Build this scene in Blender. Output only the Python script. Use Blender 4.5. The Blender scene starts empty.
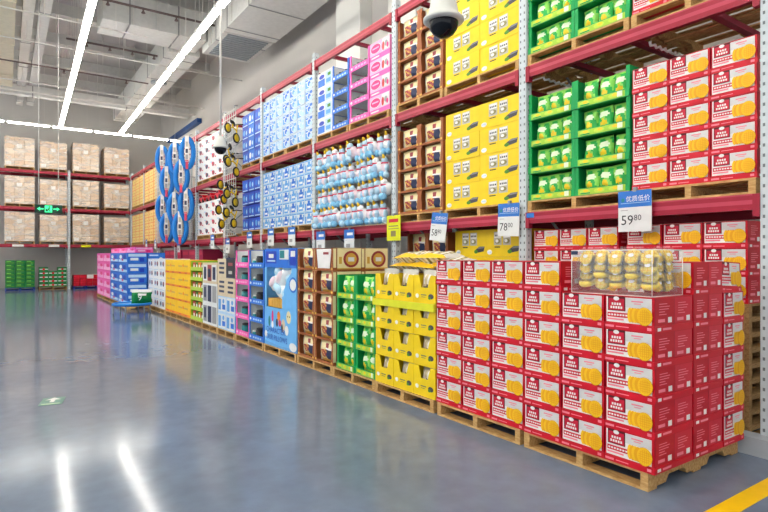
import bpy, math, random
from mathutils import Matrix, Vector, Euler

random.seed(7)
PI = math.pi
scene = bpy.context.scene
COL = scene.collection

# ------------------------------------------------------------------ camera numbers (used to turn measured bearings into positions)
FPX, YAW, EYE = 550.0, math.radians(34.57), 1.45
SN, CS = math.sin(YAW), math.cos(YAW)


def y_at(px, x):
    u = (px - 384) / FPX
    return x * (CS - u * SN) / (SN + u * CS)


def x_at(px, y):
    u = (px - 384) / FPX
    return y * (SN + u * CS) / (CS - u * SN)


def z_at(py, x, y):
    return EYE + (256 - py) * (x * SN + y * CS) / FPX


# ------------------------------------------------------------------ materials
def lin(h):
    h = h.lstrip('#')
    out = []
    for i in (0, 2, 4):
        c = int(h[i:i + 2], 16) / 255
        out.append(c / 12.92 if c <= .04045 else ((c + .055) / 1.055) ** 2.4)
    return (*out, 1)


MATS = {}


def mat(name, col, rough=.5, metal=0., var=.05, scale=9., spec=.28, bump=0., col2=None, detail=3., stretch=None, coat=0.):
    m = bpy.data.materials.new(name)
    m.use_nodes = True
    nt = m.node_tree
    b = nt.nodes['Principled BSDF']
    c = lin(col)
    b.inputs['Roughness'].default_value = rough
    b.inputs['Metallic'].default_value = metal
    b.inputs['Specular IOR Level'].default_value = spec
    b.inputs['Coat Weight'].default_value = coat
    if var > 0 or col2:
        tc = nt.nodes.new('ShaderNodeTexCoord')
        nz = nt.nodes.new('ShaderNodeTexNoise')
        nz.inputs['Scale'].default_value = scale
        nz.inputs['Detail'].default_value = detail
        if stretch:
            mp = nt.nodes.new('ShaderNodeMapping')
            mp.inputs['Scale'].default_value = stretch
            nt.links.new(tc.outputs['Object'], mp.inputs['Vector'])
            nt.links.new(mp.outputs['Vector'], nz.inputs['Vector'])
        else:
            nt.links.new(tc.outputs['Object'], nz.inputs['Vector'])
        rp = nt.nodes.new('ShaderNodeValToRGB')
        rp.color_ramp.elements[0].position = .3
        rp.color_ramp.elements[1].position = .7
        if col2:
            rp.color_ramp.elements[0].color = c
            rp.color_ramp.elements[1].color = lin(col2)
        else:
            rp.color_ramp.elements[0].color = (*[v * (1 - var) for v in c[:3]], 1)
            rp.color_ramp.elements[1].color = (*[min(1, v * (1 + var)) for v in c[:3]], 1)
        nt.links.new(nz.outputs['Fac'], rp.inputs['Fac'])
        nt.links.new(rp.outputs['Color'], b.inputs['Base Color'])
        if bump:
            bp = nt.nodes.new('ShaderNodeBump')
            bp.inputs['Strength'].default_value = bump
            bp.inputs['Distance'].default_value = .01
            nt.links.new(nz.outputs['Fac'], bp.inputs['Height'])
            nt.links.new(bp.outputs['Normal'], b.inputs['Normal'])
    else:
        b.inputs['Base Color'].default_value = c
    MATS[name] = m
    return m


def mat_emit(name, col, strength):
    m = bpy.data.materials.new(name)
    m.use_nodes = True
    b = m.node_tree.nodes['Principled BSDF']
    b.inputs['Base Color'].default_value = lin(col)
    b.inputs['Emission Color'].default_value = lin(col)
    b.inputs['Emission Strength'].default_value = strength
    MATS[name] = m
    return m


def mat_clear(name, tint, gloss=.1, rough=.05, glint=None, scale=3.):
    """a thin clear plastic sheet: mostly see-through, some gloss, optional painted highlight streaks"""
    m = bpy.data.materials.new(name)
    m.use_nodes = True
    nt = m.node_tree
    nt.nodes.remove(nt.nodes['Principled BSDF'])
    out = nt.nodes['Material Output']
    tr = nt.nodes.new('ShaderNodeBsdfTransparent')
    tr.inputs['Color'].default_value = lin(tint)
    gl = nt.nodes.new('ShaderNodeBsdfPrincipled')
    gl.inputs['Base Color'].default_value = (.9, .9, .9, 1)
    gl.inputs['Roughness'].default_value = rough
    mx = nt.nodes.new('ShaderNodeMixShader')
    mx.inputs['Fac'].default_value = gloss
    if glint:
        tc = nt.nodes.new('ShaderNodeTexCoord')
        mp = nt.nodes.new('ShaderNodeMapping')
        mp.inputs['Scale'].default_value = (1, 1, 4)
        nz = nt.nodes.new('ShaderNodeTexNoise')
        nz.inputs['Scale'].default_value = scale
        nz.inputs['Detail'].default_value = 4
        rp = nt.nodes.new('ShaderNodeValToRGB')
        rp.color_ramp.elements[0].position = .45
        rp.color_ramp.elements[0].color = (gloss, gloss, gloss, 1)
        rp.color_ramp.elements[1].position = .75
        rp.color_ramp.elements[1].color = (glint, glint, glint, 1)
        nt.links.new(tc.outputs['Object'], mp.inputs['Vector'])
        nt.links.new(mp.outputs['Vector'], nz.inputs['Vector'])
        nt.links.new(nz.outputs['Fac'], rp.inputs['Fac'])
        nt.links.new(rp.outputs['Color'], mx.inputs['Fac'])
    nt.links.new(tr.outputs[0], mx.inputs[1])
    nt.links.new(gl.outputs[0], mx.inputs[2])
    nt.links.new(mx.outputs[0], out.inputs['Surface'])
    MATS[name] = m
    return m


for a in [
    ('red_card', '#bf0d24', .4), ('red_tray', '#c91228', .4), ('red_dark', '#9c1630', .4), ('red_soft', '#cc2338', .4), ('pink_ink', '#ee8494', .45),
    ('badge', '#c41a38', .4), ('badge_rim', '#5e1a20', .4), ('print_white', '#ece9e6', .45), ('print_grey', '#d5d4d4', .45),
    ('waffle', '#f4bf20', .5), ('waffle_dark', '#eaa818', .5), ('waffle_light', '#ffe05a', .5),
    ('white', '#eeeeec', .45), ('white_soft', '#dfe2e2', .5), ('grey', '#9b9c9e', .5), ('dark', '#26262b', .45), ('ink', '#34363c', .5),
    ('green_card', '#0f9c50', .45), ('green_dark', '#0b7a3c', .45), ('lime', '#9cc83a', .4), ('lime_soft', '#b8d444', .35),
    ('bag_green', '#38b453', .25), ('bag_pale', '#8fd860', .25), ('bag_white', '#dff0cf', .25), ('bag_yellow', '#f0cf2e', .25),
    ('yellow_card', '#efcd1a', .45), ('yellow_deep', '#e6bf14', .45), ('lemon', '#dcdc30', .45), ('leaf', '#4f8a2c', .5), ('choc', '#4b4a50', .5), ('choc_light', '#82808a', .5),
    ('photo_beige', '#cdbf9a', .4), ('photo_grey', '#b9b7ad', .4), ('photo_olive', '#8d8455', .4),
    ('brown_card', '#9c5a33', .5), ('brown_dark', '#8a5230', .5), ('cream', '#ead9a4', .3), ('maroon', '#9e3b40', .35), ('navy', '#2d3554', .4), ('gold', '#d9a94b', .4),
    ('blue_card', '#2a6fd0', .45), ('blue_deep', '#1d3fb4', .4), ('blue_mid', '#5fa0dd', .45), ('blue_pale', '#b5d4ee', .45), ('sky_card', '#6db4ee', .45), ('blue_sign', '#2f72c8', .4),
    ('pink_card', '#ee5fb0', .45), ('pink_pale', '#f6b4d8', .45), ('pink_hot', '#e02a7c', .45), ('teal', '#1f7f86', .35),
    ('orange', '#f08a1d', .45), ('yellow_warm', '#f8c81c', .45), ('kraft', '#e6cdb0', .7), ('kraft_dark', '#dfc2a2', .7), ('kraft_light', '#eedbc4', .7),
    ('crate_yellow', '#f0d488', .55), ('crate_line', '#e0703a', .5), ('crimson', '#b42c54', .5), ('tan', '#d8c7a8', .5),
    ('steel_post', '#c3ccd0', .45), ('hole', '#6f767a', .7), ('steel_grey', '#8f979c', .4),
    ('beam_red', '#981c34', .4), ('beam_highlight', '#b33c52', .4), ('beam_dark', '#8c2138', .5),
    ('plush_blue', '#bddff2', .9), ('plush_deep', '#83bfe4', .9), ('plush_white', '#eef2f4', .9), ('plush_pink', '#f4dfe6', .9), ('beak', '#f2c53a', .8), ('ribbon', '#d8506a', .8),
    ('tyre', '#2a2a2c', .6), ('toy_yellow', '#f2cc1c', .35), ('toy_red', '#c8202c', .3), ('tramp_blue', '#1778cc', .45), ('wicker', '#cfa55e', .7),
    ('paper', '#f1efe9', .6), ('plastic_white', '#d9dad4', .4), ('dome_black', '#10131a', .08), ('pallet_blue', '#1e3f9c', .5),
    ('label_lime', '#dfe21c', .4), ('guard_grey', '#a6adb4', .5), ('exit_dark', '#0d3b2c', .4), ('sign_green', '#4d7f72', .4),
    ('duct', '#cfcfcb', .5), ('duct_cream', '#e2d9bd', .6), ('duct_seam', '#8f9090', .6), ('pipe', '#d5d3ce', .5), ('pipe_dark', '#6a5a58', .5), ('trim_blue', '#1f4a86', .5), ('line_yellow', '#f4c400', .5),
    ('film_white', '#f4f1ec', .3), ('ice', '#c8d7e6', .45), ('cream_light', '#f6e6b4', .4),
]:
    mat(a[0], a[1], a[2])
mat('wood', '#cfab72', .75, var=0, col2='#aa7f49', scale=5, stretch=(3, 12, 12), detail=4, bump=.15)
mat('wood_dark', '#b3905f', .8, var=0, col2='#8b6a40', scale=5, stretch=(3, 12, 12), detail=4, bump=.15)
mat('ceiling_deck', '#b9b6b4', .8, var=.08, scale=.6)
mat('wall_paint', '#cecbc6', .8, var=.04, scale=.5)
mat('wall_back_paint', '#d0cdc8', .8, var=.05, scale=.4)
mat('column_paint', '#e6e6e1', .7, var=.03, scale=.5)
mat_emit('tube_light', '#fffaf0', 34.)
mat_emit('tube_cross', '#fffaf0', 42.)
mat_emit('ceiling_fill', '#fffaf0', 5.)  # upward glow added to the fixtures to brighten the ceiling
mat_emit('exit_glow', '#37e08d', 1.5)
mat_clear('acrylic', '#ffffff', .045, .05)
mat_clear('stretch_film', '#ffffff', .14, .3, glint=.7, scale=2.2)  # whitish highlight streaks are painted into the film
mat_clear('wrap', '#ffffff', .05, .15)


def floor_material():
    m = bpy.data.materials.new('polished_concrete')
    m.use_nodes = True
    nt = m.node_tree
    b = nt.nodes['Principled BSDF']
    tc = nt.nodes.new('ShaderNodeTexCoord')
    n1 = nt.nodes.new('ShaderNodeTexNoise')
    n1.inputs['Scale'].default_value = .55
    n1.inputs['Detail'].default_value = 6
    n2 = nt.nodes.new('ShaderNodeTexNoise')
    n2.inputs['Scale'].default_value = 7
    n2.inputs['Detail'].default_value = 8
    r1 = nt.nodes.new('ShaderNodeValToRGB')
    r1.color_ramp.elements[0].position = .3
    r1.color_ramp.elements[1].position = .72
    r1.color_ramp.elements[0].color = lin('#617086')
    r1.color_ramp.elements[1].color = lin('#778598')
    mx = nt.nodes.new('ShaderNodeMix')
    mx.data_type = 'RGBA'
    mx.blend_type = 'OVERLAY'
    mx.inputs['Factor'].default_value = .18
    r3 = nt.nodes.new('ShaderNodeMapRange')
    r3.inputs['To Min'].default_value = .11
    r3.inputs['To Max'].default_value = .145
    for n in (n1, n2):
        nt.links.new(tc.outputs['Object'], n.inputs['Vector'])
    nt.links.new(n1.outputs['Fac'], r1.inputs['Fac'])
    nt.links.new(r1.outputs['Color'], mx.inputs['A'])
    nt.links.new(n2.outputs['Fac'], mx.inputs['B'])
    nt.links.new(mx.outputs['Result'], b.inputs['Base Color'])
    nt.links.new(n1.outputs['Fac'], r3.inputs['Value'])
    nt.links.new(r3.outputs['Result'], b.inputs['Roughness'])
    b.inputs['Specular IOR Level'].default_value = .3
    MATS['floor_paint'] = m


floor_material()

# ------------------------------------------------------------------ mesh builder
TEXT_CACHE = {}


def text_tris(s, size, bold=0.):
    key = (s, size, bold)
    if key not in TEXT_CACHE:
        cu = bpy.data.curves.new('lettering', 'FONT')
        cu.body = s
        cu.size = size
        cu.offset = bold
        cu.align_x = 'LEFT'
        cu.resolution_u = 2
        ob = bpy.data.objects.new('lettering', cu)
        COL.objects.link(ob)
        dg = bpy.context.evaluated_depsgraph_get()
        dg.update()
        me = bpy.data.meshes.new_from_object(ob.evaluated_get(dg))
        vs = [tuple(v.co) for v in me.vertices]
        fs = [tuple(p.vertices) for p in me.polygons]
        bpy.data.meshes.remove(me)
        bpy.data.objects.remove(ob)
        bpy.data.curves.remove(cu)
        if not vs:
            vs, fs = [(0, 0, 0)], []
        TEXT_CACHE[key] = (vs, fs, min(v[0] for v in vs), max(v[0] for v in vs))
    return TEXT_CACHE[key]


class MB:
    def __init__(self):
        self.v, self.f, self.m, self.s = [], [], [], []
        self.M = Matrix.Identity(4)

    def add(self, vs, fs, m, smooth=False):
        n = len(self.v)
        M = self.M
        self.v += [tuple(M @ Vector(p)) for p in vs]
        for i, f in enumerate(fs):
            self.f.append(tuple(n + k for k in f))
            self.m.append(m if isinstance(m, str) else m[i])
            self.s.append(smooth)
        return self

    def box(self, x0, x1, y0, y1, z0, z1, m):
        return self.add([(x0, y0, z0), (x1, y0, z0), (x1, y1, z0), (x0, y1, z0), (x0, y0, z1), (x1, y0, z1), (x1, y1, z1), (x0, y1, z1)],
                        [(0, 3, 2, 1), (4, 5, 6, 7), (0, 1, 5, 4), (1, 2, 6, 5), (2, 3, 7, 6), (3, 0, 4, 7)], m)

    def fr(self, x0, x1, z0, z1, m, k=1):            # print on the front face
        y = -.0012 * k
        return self.add([(x0, y, z0), (x1, y, z0), (x1, y, z1), (x0, y, z1)], [(0, 1, 2, 3)], m)

    def fpoly(self, pts, m, k=1):
        y = -.0012 * k
        return self.add([(p[0], y, p[1]) for p in pts], [tuple(range(len(pts)))], m)

    def fell(self, cx, cz, rx, rz, m, k=1, n=14, rot=0.):
        c, s = math.cos(rot), math.sin(rot)
        return self.fpoly([(cx + rx * math.cos(2 * PI * i / n) * c - rz * math.sin(2 * PI * i / n) * s, cz + rx * math.cos(2 * PI * i / n) * s + rz * math.sin(2 * PI * i / n) * c) for i in range(n)], m, k)

    def side(self, w, y0, y1, z0, z1, m, k=1):       # print on the +x face
        x = w + .0012 * k
        return self.add([(x, y0, z0), (x, y1, z0), (x, y1, z1), (x, y0, z1)], [(0, 1, 2, 3)], m)

    def ftext(self, s, x, z, size, m, k=3, bold=0., center=None):
        vs, fs, a, b = text_tris(s, size, bold)
        off = x - a if center is None else center - (a + b) / 2
        y = -.0012 * k
        return self.add([(p[0] + off, y, p[1] + z) for p in vs], fs, m)

    def prism(self, pts, y0, y1, m):                 # outline in x-z (counter-clockwise seen from -y), extruded along y
        n = len(pts)
        vs = [(p[0], y0, p[1]) for p in pts] + [(p[0], y1, p[1]) for p in pts]
        fs = [tuple(range(n)), tuple(reversed(range(n, 2 * n)))]
        fs += [(i, n + i, n + (i + 1) % n, (i + 1) % n) for i in range(n)]
        return self.add(vs, fs, m)

    def prism_x(self, pts, x0, x1, m):               # outline in y-z, extruded along x
        n = len(pts)
        vs = [(x0, p[0], p[1]) for p in pts] + [(x1, p[0], p[1]) for p in pts]
        fs = [tuple(reversed(range(n))), tuple(range(n, 2 * n))]
        fs += [(i, (i + 1) % n, n + (i + 1) % n, n + i) for i in range(n)]
        return self.add(vs, fs, m)

    def tube(self, path, r, m, n=8, closed=False):
        P = [Vector(p) for p in path]
        k = len(P)
        vs, fs = [], []
        up0 = None
        for i, p in enumerate(P):
            if closed:
                t = (P[(i + 1) % k] - P[i - 1]).normalized()
            else:
                t = (P[min(i + 1, k - 1)] - P[max(i - 1, 0)]).normalized()
            if up0 is None:
                up0 = Vector((0, 0, 1)) if abs(t.z) < .9 else Vector((1, 0, 0))
            a = t.cross(up0).normalized()
            b = a.cross(t).normalized()
            up0 = b
            rr = r[i] if isinstance(r, (list, tuple)) else r
            for j in range(n):
                an = 2 * PI * j / n
                vs.append(tuple(p + a * (rr * math.cos(an)) + b * (rr * math.sin(an))))
        for i in range(k if closed else k - 1):
            for j in range(n):
                i2 = (i + 1) % k
                fs.append((i * n + j, i * n + (j + 1) % n, i2 * n + (j + 1) % n, i2 * n + j))
        if not closed:
            fs.append(tuple(reversed(range(n))))
            fs.append(tuple((k - 1) * n + j for j in range(n)))
        return self.add(vs, fs, m, True)

    def lathe(self, prof, m, n=24, c=(0, 0, 0)):
        vs, fs, ms = [], [], []
        for r, z in prof:
            for j in range(n):
                a = 2 * PI * j / n
                vs.append((c[0] + r * math.cos(a), c[1] + r * math.sin(a), c[2] + z))
        for i in range(len(prof) - 1):
            for j in range(n):
                fs.append((i * n + j, i * n + (j + 1) % n, (i + 1) * n + (j + 1) % n, (i + 1) * n + j))
        fs.append(tuple(reversed(range(n))))
        fs.append(tuple((len(prof) - 1) * n + j for j in range(n)))
        return self.add(vs, fs, m, True)

    def ell(self, c, r, m, n=10, k=7):
        prof = []
        vs, fs = [], []
        for i in range(1, k):
            a = PI * i / k
            for j in range(n):
                b = 2 * PI * j / n
                vs.append((c[0] + r[0] * math.sin(a) * math.cos(b), c[1] + r[1] * math.sin(a) * math.sin(b), c[2] - r[2] * math.cos(a)))
        for i in range(k - 2):
            for j in range(n):
                fs.append((i * n + j, i * n + (j + 1) % n, (i + 1) * n + (j + 1) % n, (i + 1) * n + j))
        q = len(vs)
        vs += [(c[0], c[1], c[2] - r[2]), (c[0], c[1], c[2] + r[2])]
        for j in range(n):
            fs.append((q, (j + 1) % n, j))
            fs.append((q + 1, (k - 2) * n + j, (k - 2) * n + (j + 1) % n))
        return self.add(vs, fs, m, True)

    def bag(self, w, h, t, mf, seed=0, nx=12, nz=14, crimp=.06, full=.55):
        """a filled pillow bag standing on its lower seam; print colours chosen by mf(u, v)"""
        rnd = random.Random(seed)
        ph = [rnd.uniform(0, 6.28) for _ in range(6)]
        vs, fs, ms = [], [], []
        for sgn in (-1, 1):
            for k in range(nz + 1):
                v = k / nz
                q = min(1, max(0, (v - crimp) / (1 - 2 * crimp)))
                f = math.sin(PI * q) ** full if 0 < q < 1 else 0
                for i in range(nx + 1):
                    u = i / nx
                    e = (1 - abs(2 * u - 1) ** 2.6)
                    wob = .1 * math.sin(7 * u + 9 * v + ph[0]) + .08 * math.sin(15 * u - 11 * v + ph[1]) + .06 * math.sin(21 * v + ph[2])
                    y = t / 2 + sgn * (t / 2) * max(0, e) ** (full + .05) * f * (1 + wob)
                    x = w / 2 + (u - .5) * w * (1 - .07 * f) + .004 * math.sin(9 * v + ph[3])
                    vs.append((x, y, v * h + .004 * math.sin(8 * u + ph[4]) * f))
        N = (nx + 1) * (nz + 1)
        for k in range(nz):
            for i in range(nx):
                a = k * (nx + 1) + i
                fs.append((a, a + 1, a + nx + 2, a + nx + 1))
                ms.append(mf((i + .5) / nx, (k + .5) / nz))
                fs.append((N + a, N + a + nx + 1, N + a + nx + 2, N + a + 1))
                ms.append(mf((i + .5) / nx, .9))
        return self.add(vs, fs, ms, True)

    def mesh(self, name):
        me = bpy.data.meshes.new(name)
        me.from_pydata(self.v, [], self.f)
        used = []
        for m in self.m:
            if m not in used:
                used.append(m)
        for m in used:
            me.materials.append(MATS[m])
        ix = {m: i for i, m in enumerate(used)}
        me.polygons.foreach_set('material_index', [ix[m] for m in self.m])
        me.polygons.foreach_set('use_smooth', self.s)
        me.update()
        return me


class Node:
    """one kind of thing: a mesh or an Empty with part nodes"""
    def __init__(self, name, mb=None, kids=(), at=(0, 0, 0), label=None):
        self.name, self.kids, self.at, self.label = name, list(kids), at, label
        self.me = mb.mesh(name) if isinstance(mb, MB) else mb


def make(node, parent=None):
    o = bpy.data.objects.new(node.name, node.me)
    COL.objects.link(o)
    if parent:
        o.parent = parent
        o.location = node.at
        if node.label:
            o['label'] = node.label
    for k in node.kids:
        make(k, o)
    return o


def put(node, loc, label, cat, group=None, rz=0., rot=None, sc=None):
    o = make(node)
    o.location = loc
    o.rotation_euler = rot if rot else (0, 0, rz)
    if sc:
        o.scale = sc
    o['label'] = label
    o['category'] = cat
    if group:
        o['group'] = group
    return o


def struct(name, mb):
    o = bpy.data.objects.new(name, mb.mesh(name))
    COL.objects.link(o)
    o['kind'] = 'structure'
    return o


R90 = -PI / 2       # a thing made facing -y now faces the aisle (-x); its left edge sits at the larger y
ROWS = ['bottom', 'second', 'third', 'fourth', 'fifth', 'sixth', 'seventh', 'eighth']
NTH = ['first', 'second', 'third', 'fourth', 'fifth', 'sixth', 'seventh', 'eighth', 'ninth', 'tenth', 'eleventh', 'twelfth']


def row_word(r, n):
    return 'only' if n == 1 else ('top' if r == n - 1 else ROWS[r])


def col_word(c, n):
    if n == 1:
        return None
    if n == 2:
        return ['left', 'right'][c]
    if n == 3:
        return ['left', 'middle', 'right'][c]
    return NTH[c]


def where_text(noun, r, nr, c, nc, where):
    cw = col_word(c, nc)
    s = f'{noun}, {row_word(r, nr)} row'
    if cw:
        s += f', {cw} column'
    return f'{s}, {where}'


def stack(node, w, h, cols, rows, xf, yl, z0, noun, where, cat, group, skip=(), jit=.004, after=None):
    """a wall of equal things facing the aisle, column 0 at the left seen from the aisle"""
    for c in range(cols):
        for r in range(rows[c] if isinstance(rows, (list, tuple)) else rows):
            if (c, r) in skip:
                continue
            nr = rows[c] if isinstance(rows, (list, tuple)) else rows
            n = node[(c * 7 + r * 3) % len(node)] if isinstance(node, list) else node
            dx = random.uniform(-jit, jit)
            loc = (xf + dx, yl - c * w - .001, z0 + r * h)
            put(n, loc, where_text(noun, r, nr, c, cols, where), cat, group, R90)
            if after:
                after(c, r, cols, nr, loc)


# ------------------------------------------------------------------ the setting
floor = struct('floor', MB().box(-16, 6.6, -9, 29.8, -.1, 0, 'floor_paint'))
struct('ceiling', (lambda b: ([b.box(-16, 6.6, y, y + .22, 8.65, 9.0, 'duct') for y in [-7 + 2.6 * i for i in range(15)]], b)[1])(MB().box(-16, 6.6, -9, 29.8, 9, 9.1, 'ceiling_deck')))
struct('wall_right', MB().box(6.6, 6.75, -9, 29.8, 0, 9.1, 'wall_paint'))
struct('light_block_wall', MB().box(-16, 6.75, -9.15, -9, 4.6, 9.1, 'wall_paint'))  # unseen wall added to cut near light, left open below
struct('wall_back', MB().box(-16, 6.75, 29.8, 29.95, 0, 9.1, 'wall_back_paint'))
ya, yb = y_at(338, 6.35), y_at(362, 6.35)
struct('trim_1', MB().box(6.3, 6.6, yb, ya, 0, 9, 'column_paint'))
struct('trim_2', MB().box(6.3, 6.6, y_at(390, 6.35) - .9, y_at(390, 6.35), 0, 9, 'column_paint'))
struct('trim_3', MB().box(6.4, 6.58, 22.6, 27.6, 6.86, 7.04, 'trim_blue'))
struct('trim_4', MB().box(1.6, 4.4, 1.42, 1.535, 0, .003, 'line_yellow'))
# ------------------------------------------------------------------ ceiling services
def fixture_node(length, cross=False, rod=2.4):
    h, kids = MB(), []
    if cross:
        h.box(-length / 2, length / 2, -.03, .03, .0, .05, 'white')
        kids.append(Node('tube', MB().box(-length / 2 + .05, length / 2 - .05, -.022, .022, -.05, 0, 'tube_cross')))
        kids += [Node('suspension_rod', MB().box(q, q + .012, -.006, .006, .05, rod, 'pipe')) for q in (-length * .35, length * .35)]
    else:
        h.box(-.075, .075, 0, length, 0, .05, 'white')
        kids.append(Node('tube', MB().box(-.062, -.038, .10, length - .10, -.045, 0, 'tube_light')))
        kids.append(Node('tube', MB().box(.038, .062, .10, length - .10, -.045, 0, 'tube_light')))
        kids.append(Node('ceiling_fill_strip', MB().box(-.04, .04, .05, length - .05, .05, .065, 'ceiling_fill')))  # added glowing strip that lights the ceiling from the housing top
        kids += [Node('suspension_rod', MB().box(-.006, .006, q, q + .012, .06, rod, 'pipe')) for q in (.3, length - .3)]
    return Node('pendant_strip_light', None, [Node('housing', h)] + kids)


LROW = [(1.80, 1.44), (3.95, 3.64)]
ZL = 6.55
fl = fixture_node(1.5)
fd, fd2 = fixture_node(1.5, rod=.795), fixture_node(1.5, rod=.745)
for xa, xb in LROW:
    for i in range(20):
        y = 25.0 - 1.53 * (i + 1)
        x = xa + (xb - xa) * (25 - y) / 12.6
        short = 'row above the aisle' if xa < 2 else 'row over the floor stacks'
        f = fl if xa < 2 or y < 13.6 else (fd2 if y > 16.2 else fd)
        put(f, (x, y, ZL), f'added white strip light, {("%s from the back wall" % NTH[i]) if i < 12 else ("number %d from the back wall" % (i + 1))}, {short}', 'light', 'lengthwise strip lights', math.atan2(xb - xa, 12.6))
fo = fixture_node(4.4)  # unseen rows added to the left for extra light
for k, x in enumerate((-3.0, -5.4, -8.)):
    for i in range(7):
        put(fo, (x, 20.0 - 4.5 * i, ZL), f'added long strip light out of frame, {NTH[k]} row out, {NTH[i]} along', 'light', 'added strip lights out of frame')
xs0 = x_at(5, 25.2)
fc, fcd = fixture_node(1.45, True), fixture_node(1.45, True, .735)
for i in range(5):
    put(fcd if 3.0 < xs0 + .75 + 1.48 * i < 5.5 else fc, (xs0 + .75 + 1.48 * i, 25.2, ZL), f'added white strip light, {NTH[i]} from the left in the crosswise row', 'light', 'crosswise strip lights')
for i in range(4):  # unseen extension of the row, added to brighten the back rack
    put(fc, (xs0 - .73 - 1.48 * i, 25.2, ZL), f'added white strip light, {NTH[i]} past the frame in the crosswise row', 'light', 'crosswise strip lights')


def long_box(name, x0, x1, y0, y1, z0, z1, m, seams, label, cat, axis='y', hang=True, extra=None):
    b = MB().box(x0, x1, y0, y1, z0, z1, m)
    kids = [Node('duct_body' if 'duct' in name else 'body', b)]
    s = MB()
    n = 0
    L0, L1 = (y0, y1) if axis == 'y' else (x0, x1)
    p = L0 + .6
    sm = []
    while p < L1 - .2:
        s = MB()
        if axis == 'y':
            s.box(x0 - .012, x1 + .012, p, p + .035, z0 - .012, z1 + .012, 'duct_seam' if m != 'duct_cream' else 'duct_cream')
        else:
            s.box(p, p + .035, y0 - .012, y1 + .012, z0 - .012, z1 + .012, 'duct_seam')
        sm.append(Node('flange', s))
        p += seams
    kids += sm
    if hang:
        for q in (L0 + .7, (L0 + L1) / 2, L1 - .7):
            for e in (0, 1):
                if axis == 'y':
                    xx = (x0 - .03, x1 + .03)[e]
                    kids.append(Node('hanger_rod', MB().box(xx - .01, xx + .01, q - .01, q + .01, z0, 9, 'pipe')))
                else:
                    yy = (y0 - .03, y1 + .03)[e]
                    kids.append(Node('hanger_rod', MB().box(q - .01, q + .01, yy - .01, yy + .01, z0, 9, 'pipe')))
    if extra:
        kids += extra
    n = Node(name, None, kids)
    return put(n, (0, 0, 0), label, cat)


long_box('air_duct', 2.0, 4.55, 15.2, 16.3, 7.35, 8.1, 'duct', 1.2, 'crosswise grey air duct hanging above the aisle', 'duct', 'x')
g = MB().lathe([(.2, 0), (.26, -.02), (.26, -.06), (.1, -.07)], 'steel_grey', 16, (4.25, 19.5, 7.3))
long_box('air_duct', 3.85, 4.72, 16.42, 26.2, 7.3, 8.0, 'duct', 2.2, 'lengthwise grey air duct running to the back wall', 'duct', extra=[Node('diffuser', g)])
b = MB()
for i in range(12):
    b.box(4.75, 5.85, 14.0 + i * .14, 14.07 + i * .14, 7.17, 7.2, 'steel_grey')
long_box('air_duct', 4.6, 6.0, -2, 13.9, 7.2, 7.85, 'duct', 1.5, 'wide flat white duct close to the side wall above the racks', 'duct')
long_box('air_handler', 4.62, 5.98, 13.95, 15.8, 7.2, 7.85, 'duct', 5, 'boxy ceiling air unit with a grille at end of wide duct', 'air unit', extra=[Node('grille', b)])
long_box('air_duct', .36, .60, 6, 26.5, 7.5, 7.8, 'duct', 2.4, 'slim pale duct, second from the cream bulkhead', 'duct')
long_box('air_duct', .71, .95, 6, 26.5, 7.55, 7.75, 'duct', 2.4, 'slimmest pale duct beside the aisle strip lights', 'duct')
long_box('air_duct', -2.4, .2, 5, 22, 7.05, 7.9, 'duct_cream', 3.0, 'broad cream coloured duct at left edge of ceiling', 'duct')
for i, (y, z, x0, x1, r, m) in enumerate([(14.9, 7.0, -3, 3.0, .018, 'pipe'), (16.9, 7.0, -3, 6.2, .018, 'pipe'), (18.9, 7.0, -3, 3.8, .022, 'pipe_dark'), (20.9, 7.0, -3, 6.2, .02, 'pipe'), (22.2, 7.02, -3, 6.2, .03, 'pipe'), (17.6, 7.5, 1.4, 3.8, .03, 'pipe_dark'), (14.3, 7.45, 1.4, 4.5, .03, 'pipe_dark')]):
    kids = [Node('pipe_run', MB().tube([(x0, y, z), (x1, y, z)], r, m))]
    for j in range(4):
        xx = x0 + (x1 - x0) * (j + .5) / 4
        kids.append(Node('hanger_rod', MB().box(xx - .008, xx + .008, y - .008, y + .008, z, 9, 'pipe')))
        if i in (2, 5, 6):
            kids.append(Node('sprinkler_head', MB().lathe([(.03, -.12), (.05, -.11), (.02, -.05), (.03, 0)], 'pipe_dark', 10, (xx + .2, y, z))))
    put(Node('ceiling_pipe', None, kids), (0, 0, 0), f'thin {"dark" if m == "pipe_dark" else "pale"} pipe crossing under the ceiling, {NTH[[6, 4, 2, 1, 0, 3, 5][i]]} from the back', 'pipe', 'crosswise ceiling pipes')
for i, (y, z) in enumerate([(23.4, 7.2)]):
    long_box('roof_girder', -6, 6.3, y, y + .3, z, z + .35, 'duct', 3.1, 'pale steel girder crossing the hall before the back racks', 'girder', 'x')

# ------------------------------------------------------------------ pallets
def pallet_node(w, d=1.2, h=.12, m='wood', name='pallet'):
    kids = []
    sw = .05
    zb, zt = .016, h - .018
    for x in (0, w / 2 - sw / 2, w - sw):
        pts = [(0, zb), (.17 * d, zb), (.2 * d, zb + .045), (.36 * d, zb + .045), (.39 * d, zb), (.61 * d, zb), (.64 * d, zb + .045), (.8 * d, zb + .045), (.83 * d, zb), (d, zb), (d, zt), (0, zt)]
        kids.append(Node('stringer', MB().prism_x(pts, x, x + sw, m)))
    t = MB()
    n = 7
    for i in range(n):
        y = i * (d - .1) / (n - 1)
        t.box(0, w, y, y + .1, zt, h, m)
    kids.append(Node('top_deck', t))
    for y in (0, d / 2 - .05, d - .1):
        kids.append(Node('bottom_board', MB().box(0, w, y, y + .1, 0, zb, m)))
    return Node(name, None, kids)


PAL = {}


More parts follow.
